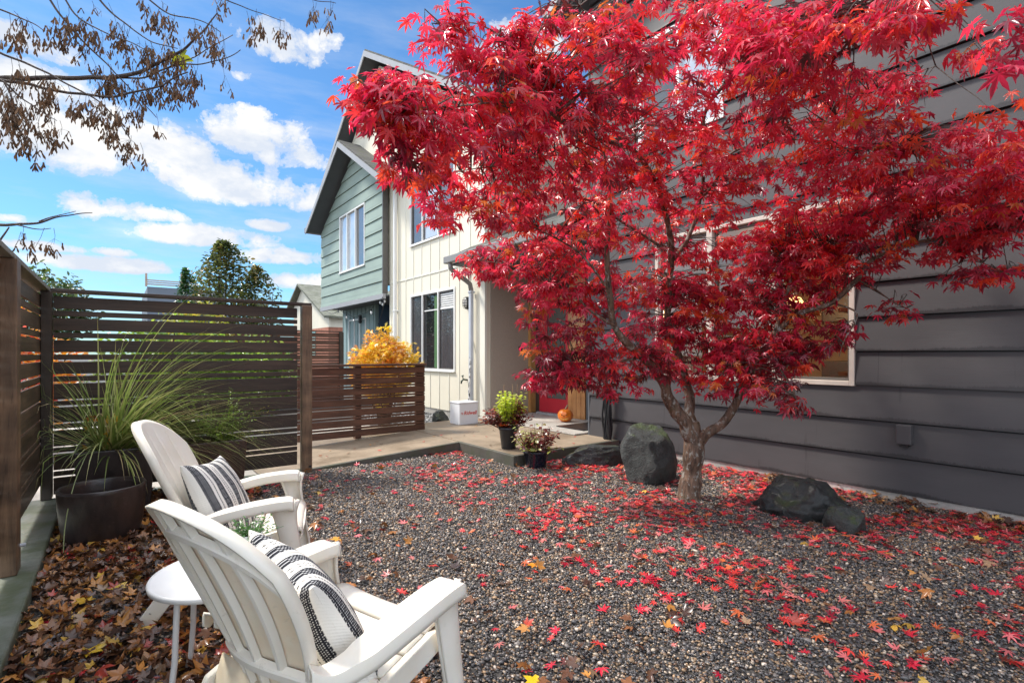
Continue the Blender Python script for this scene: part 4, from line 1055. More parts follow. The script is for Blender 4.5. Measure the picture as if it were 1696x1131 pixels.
# single bright leaves one can point at
def lone(name, label, px, py, size, col, LV=BL_V, LF=BL_F, ang=0.0, z=0.05):
    q = G(px, py, z)
    global rng
    a = np.array([[q.x, q.y, q.z]]); d = np.array([[math.cos(ang), math.sin(ang), 0.02]]); nr = np.array([[0.05, -0.08, 1.0]])
    o = place_leaves(name, LV, LF, a, d, nr, np.array([size]), np.array([col]), M['litter'], None, curl=np.array([0.15]))
    tag(o, label, 'leaf', 'bright fallen leaves')
    # own stem
    return o
Y_ = (0.80, 0.52, 0.03)
lone('fallen_leaf', 'bright yellow maple leaf lying on brown litter left of the near chair', 148, 1076, 0.075, Y_, ang=0.2)
lone('fallen_leaf', 'yellow leaf on dark gravel patch in front of the round pot', 142, 995, 0.070, (0.78, 0.45, 0.04), ang=2.2)
lone('fallen_leaf', 'long yellow leaf beside the table legs', 190, 975, 0.072, (0.80, 0.50, 0.04), ang=0.7)
lone('fallen_leaf', 'small yellow leaf at the foot of the left kerb', 18, 1035, 0.055, (0.82, 0.58, 0.04), ang=1.4)
lone('fallen_leaf', 'orange leaf on grey gravel beyond the far chair', 560, 892, 0.058, (0.80, 0.36, 0.04), ang=3.0)
lone('fallen_leaf', 'single orange leaf in the middle of the gravel', 885, 935, 0.045, (0.80, 0.30, 0.03), ang=2.6)
lone('fallen_leaf', 'bright yellow leaf at the bottom of the gravel right of the near chair', 888, 1128, 0.060, (0.85, 0.58, 0.03), ang=1.9)
lone('fallen_leaf', 'tan orange leaf on gravel right of the near chair arm', 872, 1040, 0.055, (0.62, 0.30, 0.10), ang=2.5)
# ================================================================== CHAIRS
def plastic(nm, lo_c, hi_c):
    m, b, p, o = new_mat(nm)
    tc = b.n('ShaderNodeTexCoord').outputs['Object']
    n = b.noise(tc, 5, 7, 0.65); n2 = b.noise(tc, 70, 3, 0.6); n3 = b.noise(b.mapping(tc, (1, 1, 1), (4, 2, 7)), 11, 8, 0.75, 1.2)
    col = b.mix(b.ramp(n, [(0.35, 0.0), (0.7, 1.0)]), lo_c, hi_c)
    col = b.mix(b.m('MULTIPLY', b.ramp(n3, [(0.60, 0.0), (0.70, 1.0)]), 0.38), col, (0.42, 0.36, 0.26))
    col = b.mix(b.ramp(n2, [(0.72, 0.0), (0.80, 0.35)]), col, (0.35, 0.28, 0.18))
    setp(b, p, col=col, rough=b.m('ADD', 0.40, b.m('MULTIPLY', n, 0.2)), spec=0.45, sss=0.12)
    p.inputs['Subsurface Radius'].default_value = (0.02, 0.012, 0.006); p.inputs['Subsurface Scale'].default_value = 0.4
    bump(b, p, b.noise(tc, 240, 2), 0.05, 0.001)
    return m
M['plastic'] = plastic('ivory_plastic', (0.80, 0.735, 0.62), (0.86, 0.81, 0.72)); M['plastic_aged'] = plastic('aged_plastic', (0.80, 0.66, 0.46), (0.86, 0.78, 0.63))
def back_pt(u, v, push=0.0):
    """u -1..1 across, v 0..1 up; push moves along the backward normal"""
    vv = v * (1 - 0.16 * u * u - 0.12 * abs(u) ** 6)
    w = 0.170 + 0.112 * math.sin(min(vv / 0.62, 1.0) * PI / 2) - 0.10 * max(0, vv - 0.66)
    x = -0.060 - 0.185 * vv - 0.070 * vv * vv + 0.055 * u * u
    z = 0.335 + 0.605 * vv
    nx, nz = -0.90, 0.40
    return Vector((x + nx * push, u * w, z - abs(nz) * push * 0.6))
def make_chair(label):
    t = empty('garden_chair', (0, 0, 0), label, 'chair', 'white garden chairs')
    mb = MB()
    def shell(i, j):
        u = i * 2 - 1; v = j
        # shallow grooves between the five staves; deep channels seen from behind
        ph = (u + 1) / 2 * 5; fr = abs(ph - round(ph)) if 0.5 < ph < 4.5 else 1.0
        g = 0.006 * math.exp(-(fr / 0.055) ** 2) * (1 if 0.10 < v < 0.88 else 0)
        sc = -0.006 * abs(math.sin(PI * ph)) * min(1, v * 4) * min(1, (1 - v) * 5)
        return back_pt(u, v, g + sc)
    mb.grid(shell, 100, 34); o = mb.build('backrest', M['plastic'], t, smooth=True, solid=0.007); o.data.materials.append(M['plastic_aged']); o.modifiers['solid'].material_offset = 1; o.modifiers['solid'].offset = 1
    # rim flange turned backwards, stiffening ribs, upper cross band
    mb = MB()
    us = [(-1, v / 12) for v in range(13)] + [(u / 12 - 1 + 1 / 12, 1) for u in range(0, 23)] + [(1, 1 - v / 12) for v in range(13)]
    def strip(seq, d0, d1, th):
        a = [back_pt(u, v, d0) for u, v in seq]; c = [back_pt(u, v, d1) for u, v in seq]
        mb.grid(lambda i, j: (a[round(i * (len(a) - 1))] * (1 - j) + c[round(i * (len(a) - 1))] * j), len(a) - 1, 1)
    strip(us, -0.004, 0.034, 0)
    sharp(mb.build('rim', M['plastic'], t, smooth=True, solid=0.008, bevel=0.0))
    mb = MB()
    def prof_(a): return 0.022 * min(1, (1 - abs(a)) * 3.2)
    mb.grid(lambda i, j: back_pt(-0.97 + i * 1.94, 0.845 + (j * 2 - 1) * 0.035, 0.004 + prof_(j * 2 - 1)), 40, 8)
    mb.grid(lambda i, j: back_pt(-0.99 + i * 1.98, 0.17 + (j * 2 - 1) * 0.04, 0.004 + prof_(j * 2 - 1) * 1.2), 40, 8)
    for u in (-0.6, -0.2, 0.2, 0.6):
        mb.grid(lambda i, j: back_pt(u + (i * 2 - 1) * 0.042, 0.02 + 0.965 * j, 0.003 + 0.85 * prof_(i * 2 - 1)), 8, 24)
    sharp(mb.build('rib', M['plastic'], t, smooth=True), 30)
    mb = MB(); mb.grid(lambda i, j: Vector((-0.045 - 0.07 * j, (i * 2 - 1) * 0.26, 0.345 - 0.22 * j)), 8, 6); mb.build('rear_panel', M['plastic_aged'], t, smooth=True, solid=0.008)
    # side legs and rails with a rear foot
    for s in (-1, 1):
        mb = MB()
        y0, y1 = s * 0.262, s * 0.290
        prof = [(0.45, 0.375), (0.36, 0.385), (0.10, 0.325), (-0.05, 0.30), (-0.09, 0.285), (-0.17, 0.14), (-0.27, 0.0), (-0.18, 0.0), (-0.10, 0.11), (-0.02, 0.20), (0.12, 0.245), (0.30, 0.29), (0.40, 0.315)]
        mb.prism([(x, y0, z) for x, z in prof], (0, y1 - y0, 0)); mb.build('side_rail', M['plastic'], t, bevel=0.006, seg=2)
        mb = MB()
        # front leg: broad panel with a raised outer lip, splayed forward
        def leg(u, v):
            z = 0.542 * (1 - v)
            w = 0.105 - 0.045 * v + 0.06 * max(0, 1 - v * 5) ** 2
            xc = 0.378 + 0.10 * v ** 1.1
            a = u * 2 - 1
            return (xc + a * w / 2, s * (0.325 - 0.012 * v + 0.020 * (1 - a * a) * (1 - 0.4 * v)), z)
        mb.grid(leg, 14, 14); mb.build('leg', M['plastic'], t, smooth=True, solid=0.009)
        mb = MB()
        for a, zz in ((-0.9, 0), (0.9, 0)):
            pts = [Vector(leg((a + 1) / 2, k / 10)) + Vector((0, -s * 0.014, 0)) for k in range(11)]
            mb.tube(pts, [0.009 - 0.002 * k / 10 for k in range(11)], 6)
        mb.build('leg_lip', M['plastic'], t, smooth=True)
        # arm sweeping out of the back
        cen = spline([(Vector((-0.090, s * 0.262, 0.490)), 0.020), (Vector((-0.060, s * 0.274, 0.470)), 0.028), (Vector((-0.02, s * 0.292, 0.474)), 0.040), (Vector((0.05, s * 0.318, 0.500)), 0.052), (Vector((0.20, s * 0.330, 0.535)), 0.056), (Vector((0.34, s * 0.326, 0.550)), 0.055), (Vector((0.43, s * 0.322, 0.550)), 0.052)], 6)
        n = len(cen)
        def arm(i, j):
            k = j * (n - 1); k0 = int(min(k, n - 2)); f_ = k - k0
            c = cen[k0][0].lerp(cen[k0 + 1][0], f_); w = cen[k0][1] * (1 - f_) + cen[k0 + 1][1] * f_
            d = (cen[k0 + 1][0] - cen[k0][0]); sd = Vector((-d.y, d.x, 0)).normalized()
            a = i * 2 - 1
            if abs(a) > 0.72:
                e = (abs(a) - 0.72) / 0.28; px_ = (0.93 + 0.07 * min(1, e * 2)) ; dz = -0.046 * max(0, e - 0.12) - 0.002 * e
            else: px_ = abs(a) / 0.72 * 0.93; dz = 0
            endr = max(0, j - 0.94) / 0.06
            return c + sd * math.copysign(px_, a) * w * (1 - 0.10 * endr ** 2) + Vector((0, 0, dz - 0.010 * endr ** 2))
        mb = MB(); mb.grid(arm, 22, 40)
        k = len(mb.v)
        e0 = [arm(i / 22, 1.0) for i in range(23)]; mb.grid(lambda i, j: e0[round(i * 22)] + Vector((0.004, 0, -0.044 * j * (1 if abs(i * 2 - 1) < 0.72 else 1 - (abs(i * 2 - 1) - 0.72) / 0.28))), 22, 2)
        o = mb.build('armrest', M['plastic'], t, smooth=True, solid=0.007, bevel=0.0); sharp(o, 22)
    # seat of five crosswise slats, the front one rolling over
    mb = MB()
    xs = [(0.065, 0.150), (0.162, 0.247), (0.259, 0.344), (0.356, 0.47)]
    def zz(x): return 0.285 + 0.26 * (x - 0.0) ** 1.0 * 0.95 - 1.6 * max(0, x - 0.385) ** 2 * 4
    for x0, x1 in [(-0.03, 0.053)] + xs:
        def slat(i, j, x0=x0, x1=x1):
            a = i * 2 - 1; x = x0 + (x1 - x0) * j
            e = 0.012 * (max(0, abs(j * 2 - 1) - 0.8) / 0.2) ** 2
            return Vector((x, a * 0.262, zz(x) + 0.012 * a * a - e))
        mb.grid(slat, 14, 12)
    mb.build('seat', M['plastic'], t, smooth=True, solid=0.010)
    mb = MB()
    mb.grid(lambda i, j: Vector((0.468 + 0.006 * (1 - (i * 2 - 1) ** 2) - 0.02 * j, (i * 2 - 1) * 0.262, zz(0.47) + 0.004 - 0.075 * j)), 12, 4)
    for y in (-0.0,): mb.box(-0.03, 0.45, -0.012, 0.012, 0.262, 0.275)
    mb.build('seat_apron', M['plastic'], t, smooth=True, solid=0.008)
    return t

def weave():
    m, b, p, o = new_mat('woven_cotton')
    at = b.n('ShaderNodeAttribute'); at.attribute_name = 'tint'
    tc = b.n('ShaderNodeTexCoord').outputs['Object']
    n = b.noise(tc, 180, 3, 0.6)
    w1 = b.n('ShaderNodeTexWave', wave_type='BANDS', bands_direction='DIAGONAL'); w1.inputs['Scale'].default_value = 52; w1.inputs['Distortion'].default_value = 1.5
    b.nt.links.new(tc, w1.inputs['Vector'])
    setp(b, p, col=at.outputs[0], rough=0.9, spec=0.15)
    bump(b, p, b.m('ADD', b.m('MULTIPLY', w1.outputs[1], 0.6), n), 0.35, 0.003)
    return m
M['weave'] = weave()
def pillow_cols(u, v, bands):
    """stripe colour; u across the stripes, v along them"""
    WHT, BLK = (0.80, 0.77, 0.71), (0.018, 0.019, 0.026)
    wob = 0.0012 * math.sin(v * 150)
    x = u + wob
    for kind, a, c in bands:
        if a <= x < c:
            if kind == 'B':
                i, j = (u - a) / 0.018, v / 0.018
                jj = j + 0.5 * (int(i) % 2)
                if abs(i % 1 - .5) < 0.22 and abs(jj % 1 - .5) < 0.22: return (0.60, 0.60, 0.60)
                return BLK
            if kind == 'D': return BLK if (v * 42) % 1 < 0.66 else WHT
            if kind == 'G': return (0.50, 0.48, 0.44)
    return WHT
BANDS = [('B', .02, .105), ('D', .14, .152), ('B', .19, .285), ('D', .322, .334), ('D', .358, .370), ('B', .41, .51), ('G', .53, .565), ('B', .59, .685), ('D', .72, .732), ('D', .757, .769), ('B', .81, .905), ('D', .945, .957)]
def make_pillow(label, size=0.50, thick=0.092):
    N = 240
    V, Cc, F = [], [], []
    for side in (1, -1):
        base = len(V)
        for j in range(N + 1):
            for i in range(N + 1):
                u, v = i / N, j / N; a, c = u * 2 - 1, v * 2 - 1
                h = ((1 - a ** 2) * (1 - c ** 2)); h = max(0, h) ** 0.42
                pin = 1 - 0.11 * (1 - c * c) * abs(a) ** 3; pin2 = 1 - 0.11 * (1 - a * a) * abs(c) ** 3
                wr = 0.006 * mnoise.noise(Vector((a * 2.2, c * 2.2, side * 3.0))) * (0.3 + h)
                V.append((a * size / 2 * pin, c * size / 2 * pin2, side * (thick * h) + wr))
                Cc.append(pillow_cols(u, v, BANDS))
        for j in range(N):
            for i in range(N):
                a = base + j * (N + 1) + i
                f = (a, a + 1, a + N + 2, a + N + 1); F.append(f if side > 0 else f[::-1])
    o = np_mesh('pillow', np.array(V), np.array(F), M['weave'], None, np.array(Cc), smooth=True)
    return tag(o, label, 'pillow', 'striped pillows on the chairs')
def frame_mat(org, f, dz=0.0):
    f = Vector((f[0], f[1], 0)).normalized(); l = Vector((-f.y, f.x, 0))
    return Matrix(((f.x, l.x, 0, org[0]), (f.y, l.y, 0, org[1]), (0, 0, 1, dz), (0, 0, 0, 1)))
chair1 = make_chair('nearest white plastic chair seen from behind with the ribbed back toward the viewer')
chair2 = copy_tree(chair1); chair2['label'] = 'farther white plastic chair beside the planters, its smooth front side visible'
NEAR_O, NEAR_F = (0.391, 1.635), (0.944, 0.330)
FAR_O, FAR_F = (0.395, 3.187), (0.954, -0.299)
chair1.matrix_world = frame_mat(NEAR_O, NEAR_F, 0.012) @ Matrix.Scale(0.975, 4)
chair2.matrix_world = frame_mat(FAR_O, FAR_F, 0.012)
p1 = make_pillow('big striped black and white pillow leaning in the nearest chair')
p2 = p1.copy(); COL.objects.link(p2); p2['label'] = 'striped black and white pillow in the farther chair beside the planters'
def put_pillow(o, org, f, loc, lean, roll, yaw=0.0):
    # pillow plane: local x across stripes, y up along the back, z out of the front
    Mx = Matrix(((0, 0, 1, 0), (1, 0, 0, 0), (0, 1, 0, 0), (0, 0, 0, 1)))          # x->left, y->up, z->forward
    o.matrix_world = frame_mat(org, f, 0.012) @ Matrix.Translation(loc) @ Matrix.Rotation(yaw, 4, 'Z') @ Matrix.Rotation(-lean, 4, 'Y') @ Mx @ Matrix.Rotation(roll, 4, 'Z')
put_pillow(p1, NEAR_O, NEAR_F, (0.105, 0.0, 0.468), rad(28), rad(4), rad(-14))
put_pillow(p2, FAR_O, FAR_F, (0.055, 0.0, 0.487), rad(26), rad(-6), rad(-8))

# ================================================================== SIDE TABLE, POT, FALLEN FRAME
tcx, tcy = 0.325, 2.27
wp = simple('white_enamel', (0.80, 0.79, 0.77), 0.35, 0.05, 6, 0.1, 0.001, 90)
t = empty('side_table', (tcx, tcy, 0), 'small round white metal table with thin legs between the two chairs', 'table')
mb = MB(); mb.lathe([(0.0, 0.455), (0.20, 0.456), (0.232, 0.459), (0.243, 0.462), (0.247, 0.455), (0.245, 0.442), (0.235, 0.438), (0.0, 0.44)], 64, (tcx, tcy, 0)); mb.build('table_top', wp, t, smooth=True)
for k in range(4):
    a = rad(27 + 90 * k); ca, sa = math.cos(a), math.sin(a)
    mb = MB(); mb.tube([(tcx + ca * r, tcy + sa * r, z) for r, z in ((0.175, 0.439), (0.18, 0.33), (0.185, 0.2), (0.20, 0.08), (0.225, 0.012))], 0.0105, 10); mb.build('leg', wp, t, smooth=True)
mb = MB(); mb.tube([(tcx + 0.18 * math.cos(2 * PI * k / 24), tcy + 0.18 * math.sin(2 * PI * k / 24), 0.43) for k in range(25)], 0.008, 8, cap=False); mb.build('ring', wp, t, smooth=True)

OV_V = np.array([(0, 0, 0), (0.35, 0.26, 0.04), (0.72, 0.22, 0.03), (1, 0, -0.08), (0.72, -0.22, 0.03), (0.35, -0.26, 0.04), (0.5, 0, -0.02)], float)
OV_F = np.array([(0, 6, 1, 1), (1, 6, 2, 2), (2, 6, 3, 3), (3, 6, 4, 4), (4, 6, 5, 5), (5, 6, 0, 0)])[:, :3]
def ovate(name, P_, Dr, S, Cl, parent=None, mat=None, spread=0.5):
    n = len(P_); Nn = np.column_stack([rng.normal(0, spread, n), rng.normal(0, spread, n), np.ones(n)])
    return place_leaves(name, OV_V, OV_F, np.array(P_), np.array(Dr), Nn, np.array(S), np.array(Cl), mat or M['leaf'], parent)
q = Vector((0.425, 2.335, 0.464))
t = empty('potted_plant', q, 'small white pot with little green plant standing on the side table', 'potted plant')
mb = MB(); mb.lathe([(0.0, 0.0), (0.042, 0.0), (0.047, 0.01), (0.054, 0.10), (0.050, 0.10), (0.045, 0.085), (0.0, 0.085)], 32, q); mb.build('pot', wp, t, smooth=True)
PP, DD, SS, CC = [], [], [], []
mb = MB()
for k in range(46):
    a = rr.uniform(0, 2 * PI); L = rr.uniform(0.04, 0.12); e = rr.uniform(0.1, 1.2)
    b0 = q + Vector((rr.gauss(0, .015), rr.gauss(0, .015), 0.085)); tip = b0 + Vector((math.cos(a) * L * math.cos(e), math.sin(a) * L * math.cos(e), L * math.sin(e)))
    mb.tube([b0, tip], 0.001, 4)
    for j in range(7):
        f_ = 0.3 + 0.7 * j / 6; c = b0.lerp(tip, f_); aa = rr.uniform(0, 6.28)
        PP.append(tuple(c)); DD.append((math.cos(aa), math.sin(aa), rr.uniform(0, .7))); SS.append(rr.uniform(.012, .020)); g = rr.uniform(.7, 1.3); CC.append((0.14 * g, 0.32 * g, 0.07 * g))
mb.build('stem', simple('stem_green', (0.10, 0.18, 0.05), 0.6), t); ovate('foliage', PP, DD, SS, CC, t)
# thin white tubes lying by the table: folded stand
mb_ = empty('metal_stand', G(395, 1110, 0.03), 'thin white metal tubes of a low folded stand under the near chair', 'stand')
mb = MB(); mb.tube([G(345, 1131, 0.02), G(400, 1092, 0.10)], 0.009, 8); mb.build('leg', wp, mb_, smooth=True)
mb = MB(); mb.tube([G(365, 1100, 0.05), G(430, 1122, 0.05)], 0.009, 8); mb.build('stretcher', wp, mb_, smooth=True)

# ================================================================== PLANTERS
def glaze(name, dark, mid):
    m, b, p, o = new_mat(name)
    g = pos(b); n = b.noise(b.mapping(g, (1, 1, 0.35)), 9, 7, 0.65); n2 = b.noise(g, 45, 4, 0.6)
    col = b.ramp(n, [(0.3, dark), (0.62, mid)]); col = b.mix(b.ramp(n2, [(0.6, 0), (0.75, 0.4)]), col, tuple(x * 1.9 for x in mid))
    setp(b, p, col=col, rough=b.m('ADD', 0.22, b.m('MULTIPLY', n2, 0.35)), coat=0.3, coatr=0.2); bump(b, p, b.m('ADD', n, n2), 0.25, 0.004)
    return m
gz = glaze('dark_glaze', (0.016, 0.012, 0.012), (0.055, 0.038, 0.034)); gz2 = glaze('rust_glaze', (0.03, 0.016, 0.012), (0.10, 0.048, 0.032))
soil = simple('potting_soil', (0.035, 0.022, 0.015), 0.85, 0.4, 40, 0.6, 0.01, 70)
t = empty('round_pot', (-0.085, 4.60, 0), 'low round dark glazed pot with empty soil, in front of the square planter', 'plant pot')
mb = MB(); mb.lathe([(r_ * 0.90, z_ * 1.03) for r_, z_ in [(0.0, 0.0), (0.215, 0.0), (0.232, 0.02), (0.256, 0.12), (0.270, 0.24), (0.277, 0.345), (0.279, 0.365), (0.272, 0.375), (0.258, 0.370), (0.250, 0.34), (0.243, 0.29)]], 56, (-0.085, 4.60, 0)); mb.build('pot', gz, t, smooth=True)
mb = MB(); mb.lathe([(0.0, 0.30), (0.12, 0.305), (0.222, 0.295)], 32, (-0.085, 4.60, 0)); mb.build('soil', soil, t, smooth=True)
def square_planter(label, x0, x1, y0, y1, h, mat):
    t = empty('square_planter', ((x0 + x1) / 2, (y0 + y1) / 2, 0), label, 'planter')
    mb = MB(); w = 0.03; ins = 0.03
    def ringp(i, z): return [(x0 + i, y0 + i, z), (x1 - i, y0 + i, z), (x1 - i, y1 - i, z), (x0 + i, y1 - i, z)]
    R_ = [ringp(ins, 0.0), ringp(0.0, h), ringp(w, h), ringp(w, h - 0.10)]
    vs = sum(R_, []); fs = [(3, 2, 1, 0)]
    for k in range(3):
        for i in range(4): j = (i + 1) % 4; fs.append((k * 4 + i, k * 4 + j, k * 4 + 4 + j, k * 4 + 4 + i))
    mb.add(vs, fs); mb.build('pot', mat, t, bevel=0.012, seg=3)
    mb = MB(); mb.box(x0 + w, x1 - w, y0 + w, y1 - w, h - 0.14, h - 0.06); mb.build('soil', soil, t)
    return t
sp1 = square_planter('tall square dark planter in the fence corner holding the long strappy grass', -0.27, 0.24, 5.12, 5.62, 0.545, gz)
sp2 = square_planter('square rusty brown planter by the dark fence behind the farther chair', 0.42, 0.93, 5.16, 5.62, 0.53, gz2)

def blades(name, base, n, parent, rb, Lr, lean_dir, lean, pal, w=0.0055, el=(0.5, 1.5), grav=1.0, seg=9, az=None):
    V, F, Cc = [], [], []
    for k in range(n):
        a = rr.uniform(0, 2 * PI) if az is None else rr.gauss(az[0], az[1])
        e = rr.uniform(*el); L = rr.uniform(*Lr)
        d = Vector((math.cos(a) * math.cos(e), math.sin(a) * math.cos(e), math.sin(e))) + Vector(lean_dir) * lean
        d.normalize(); p = Vector(base) + Vector((math.cos(a) * rb * rr.random(), math.sin(a) * rb * rr.random(), 0))
        sd = d.cross(Vector((0, 0, 1))).normalized(); g = grav * rr.uniform(0.6, 1.5)
        c0 = np.array(pal[rr.choices(range(len(pal)), weights=[5, 4, 2, 1][:len(pal)])[0]]) * rr.uniform(0.7, 1.3)
        k0 = len(V); step = L / seg; dd = d.copy()
        for i in range(seg + 1):
            f_ = i / seg; ww = w * (1 - f_ ** 2.2) + 0.0004
            V.append(tuple(p - sd * ww)); V.append(tuple(p + sd * ww + Vector((0, 0, ww * 0.4))))
            cc = c0 * (1 - 0.0 * f_) if f_ < 0.85 else c0 * 0.5 + np.array((0.30, 0.22, 0.08)) * 0.5
            Cc += [cc, cc]
            dd = (dd + Vector((0, 0, -g * 0.16 * (0.3 + f_)))).normalized(); p = p + dd * step
            if p.y > 5.84: p.y = 5.84
            if p.x < -0.43: p.x = -0.43
        for i in range(seg): F.append((k0 + 2 * i, k0 + 2 * i + 1, k0 + 2 * i + 3, k0 + 2 * i + 2))
    return np_mesh(name, np.array(V), np.array(F), M['blade'], parent, np.array(Cc))
t = empty('grass_plant', (-0.02, 5.36, 0.47), 'big arching clump of strappy green grass in the corner planter', 'grass plant')
GP = [(0.27, 0.35, 0.09), (0.50, 0.52, 0.20), (0.14, 0.20, 0.05), (0.64, 0.50, 0.26)]
blades('leaves', (-0.02, 5.34, 0.47), 200, t, 0.12, (0.55, 1.15), (0.6, -0.35, 0), 0.45, GP, el=(0.30, 1.40), grav=1.1)
blades('leaves', (-0.02, 5.34, 0.47), 270, t, 0.12, (0.9, 1.6), (1.0, -0.30, 0), 0.9, GP, el=(0.45, 1.25), grav=1.0)
blades('leaves', (-0.02, 5.34, 0.47), 60, t, 0.10, (0.5, 0.85), (-0.6, -0.6, 0.3), 0.4, GP, el=(0.5, 1.4), grav=0.6)
mb = MB(); c = [Vector(v) for v in ((-0.02, 5.30, 0.5), (-0.07, 5.1, 0.62), (-0.16, 4.9, 0.60), (-0.21, 4.7, 0.50), (-0.245, 4.52, 0.38), (-0.27, 4.36, 0.2), (-0.275, 4.30, 0.03))]
s = spline([(v, 0.0028) for v in c], 6); mb.tube([a for a, r in s], [0.003] * len(s), 5); mb.build('drooping_blade', simple('pale_blade', (0.28, 0.33, 0.14), 0.5), t)
# caught leaves in the clump
n = 26; P_ = np.column_stack([rng.normal(-0.03, .08, n), rng.normal(5.24, .06, n), rng.uniform(.56, .80, n)])
place_leaves('caught_leaf', BL_V, BL_F, P_, rng.normal(0, 1, (n, 3)), rng.normal(0, 1, (n, 3)) + np.array([0, -1, .5]), rng.uniform(.03, .06, n), np.array([(0.62, 0.24, 0.04), (0.40, 0.14, 0.03), (0.75, 0.42, 0.05)])[rng.integers(0, 3, n)], M['litter'], t, curl=rng.uniform(-.4, .4, n))['kind'] = 'stuff'
t = empty('fern_plant', (0.68, 5.38, 0.47), 'bright feathery green shrub growing in the rusty planter', 'shrub')
PP, DD, SS, CC = [], [], [], []
mb = MB()
for k in range(60):
    a = rr.uniform(0, 2 * PI); L = rr.uniform(0.2, 0.52); e = rr.uniform(0.45, 1.4)
    d = Vector((math.cos(a) * math.cos(e) + 0.30, math.sin(a) * math.cos(e) * .8 - 0.15, math.sin(e))).normalized()
    p0 = Vector((0.68 + rr.gauss(0, .06), 5.38 + rr.gauss(0, .05), 0.47)); pts = []
    for j in range(14):
        pts.append(p0.copy()); d = (d + Vector((0, 0, -0.055))).normalized(); p0 = p0 + d * L / 13
        if p0.y > 5.82: p0.y = 5.82
        if j > 2:
            for s in (-1, 1):
                for q_ in range(2):
                    sd = d.cross(Vector((0, 0, 1))).normalized() * s
                    PP.append(tuple(p0 + d * rr.uniform(-.01, .01))); v = sd + d * 0.7 + Vector((0, 0, rr.gauss(0, .4))); DD.append(tuple(v)); SS.append(rr.uniform(.022, .040) * (1 - j / 22))
                    g = rr.uniform(.7, 1.35); CC.append((0.26 * g, 0.38 * g, 0.06 * g) if a > 1 or j < 9 else (0.50 * g, 0.42 * g, 0.08 * g))
    mb.tube(pts, 0.0016, 4)
mb.build('stem', simple('stem_brown', (0.12, 0.10, 0.04), 0.6), t); ovate('foliage', PP, DD, SS, CC, t)

# ================================================================== ROCKS
def rock_mat(name, base, moss=0.3, wet=0.3):
    m, b, p, o = new_mat(name)
    g = pos(b); n = b.noise(g, 7, 9, 0.7); n2 = b.noise(g, 50, 6, 0.75); n3 = b.noise(g, 5.5, 5, 0.6)
    nm = b.n('ShaderNodeNewGeometry'); sp = b.n('ShaderNodeSeparateXYZ'); b.nt.links.new(nm.outputs['Normal'], sp.inputs[0])
    col = b.ramp(n, [(0.3, tuple(x * 0.55 for x in base)), (0.52, base), (0.72, tuple(x * 1.8 for x in base))])
    col = b.mix(b.ramp(n2, [(0.62, 0), (0.7, 0.5)]), col, tuple(x * 3.0 for x in base))
    up = b.ramp(sp.outputs[2], [(0.35, 0.0), (0.8, 1.0)])
    mo = b.m('MULTIPLY', b.m('MULTIPLY', up, b.ramp(n3, [(0.48, 0.0), (0.58, 1.0)])), moss)
    col = b.mix(mo, col, (0.055, 0.08, 0.018))
    setp(b, p, col=col, rough=b.m('ADD', b.m('SUBTRACT', 0.5, wet * 0.6), b.m('MULTIPLY', n2, 0.3)), spec=0.5, coat=wet, coatr=0.3)
    bump(b, p, b.m('ADD', n, b.m('MULTIPLY', n2, 0.5)), 1.0, 0.035)
    return m
def rock(name, label, c, r, seed, mat, planes=14, rz=0.0, rough=0.07, cat='rock', group='boulders beside the house'):
    import bmesh
    bm = bmesh.new(); bmesh.ops.create_icosphere(bm, subdivisions=5, radius=1.0); q = random.Random(seed)
    cuts = [(Vector((q.gauss(0, 1), q.gauss(0, 1), q.gauss(0.2, .8))).normalized(), q.uniform(0.66, 0.95)) for _ in range(planes)]
    for v in bm.verts:
        p = v.co.copy()
        for nrm, d in cuts:
            h = p.dot(nrm) - d
            if h > 0: p -= nrm * h * 0.98
        p += p.normalized() * (mnoise.fractal(p * 1.7 + Vector((seed, 0, 0)), 0.8, 2.1, 6) * rough + abs(mnoise.noise(p * 3.3 + Vector((0, 0, seed)))) * rough * 0.8 + mnoise.noise(p * 9 + Vector((0, seed, 0))) * 0.012)
        v.co = p
    z0 = min(v.co.z for v in bm.verts)
    Rz = Matrix.Rotation(rz, 3, 'Z')
    for v in bm.verts: v.co = Rz @ Vector((v.co.x * r[0], v.co.y * r[1], v.co.z * r[2]))
    me = bpy.data.meshes.new(name); bm.to_mesh(me); bm.free()
    me.polygons.foreach_set('use_smooth', [True] * len(me.polygons))
    o = link_mesh(name, me, mat); o.location = c
    return tag(o, label, cat, group)
rk1 = rock_mat('boulder_grey', (0.042, 0.046, 0.043), 0.9, 0.15); rk2 = rock_mat('boulder_dark', (0.020, 0.022, 0.021), 0.6, 0.35)
rock('boulder', 'tall rounded grey boulder with mossy top left of the maple trunk', (4.33, 3.36, 0.22), (0.30, 0.30, 0.40), 5, rk1, 16, 0.4, 0.05)
rock('boulder', 'flat wet dark stone slab between the potted plants and the tall boulder', (4.50, 4.22, 0.06), (0.44, 0.30, 0.22), 9, rk2, 22, -0.6, 0.06)
rock('boulder', 'low jagged black rock at the foot of the siding right of the trunk', (4.44, 1.88, 0.03), (0.33, 0.46, 0.32), 23, rk2, 60, 0.35, 0.13)
rock('boulder', 'small mossy stone at the right end of the jagged black rock', (4.24, 1.50, 0.03), (0.12, 0.14, 0.19), 31, rk1, 12, 0.1, 0.07)
q = G(733, 706, 0.02); rock('boulder', 'small grey stone beside the white delivery box', (q.x, q.y + 0.1, 0.12), (0.17, 0.15, 0.17), 12, rk1, 12)
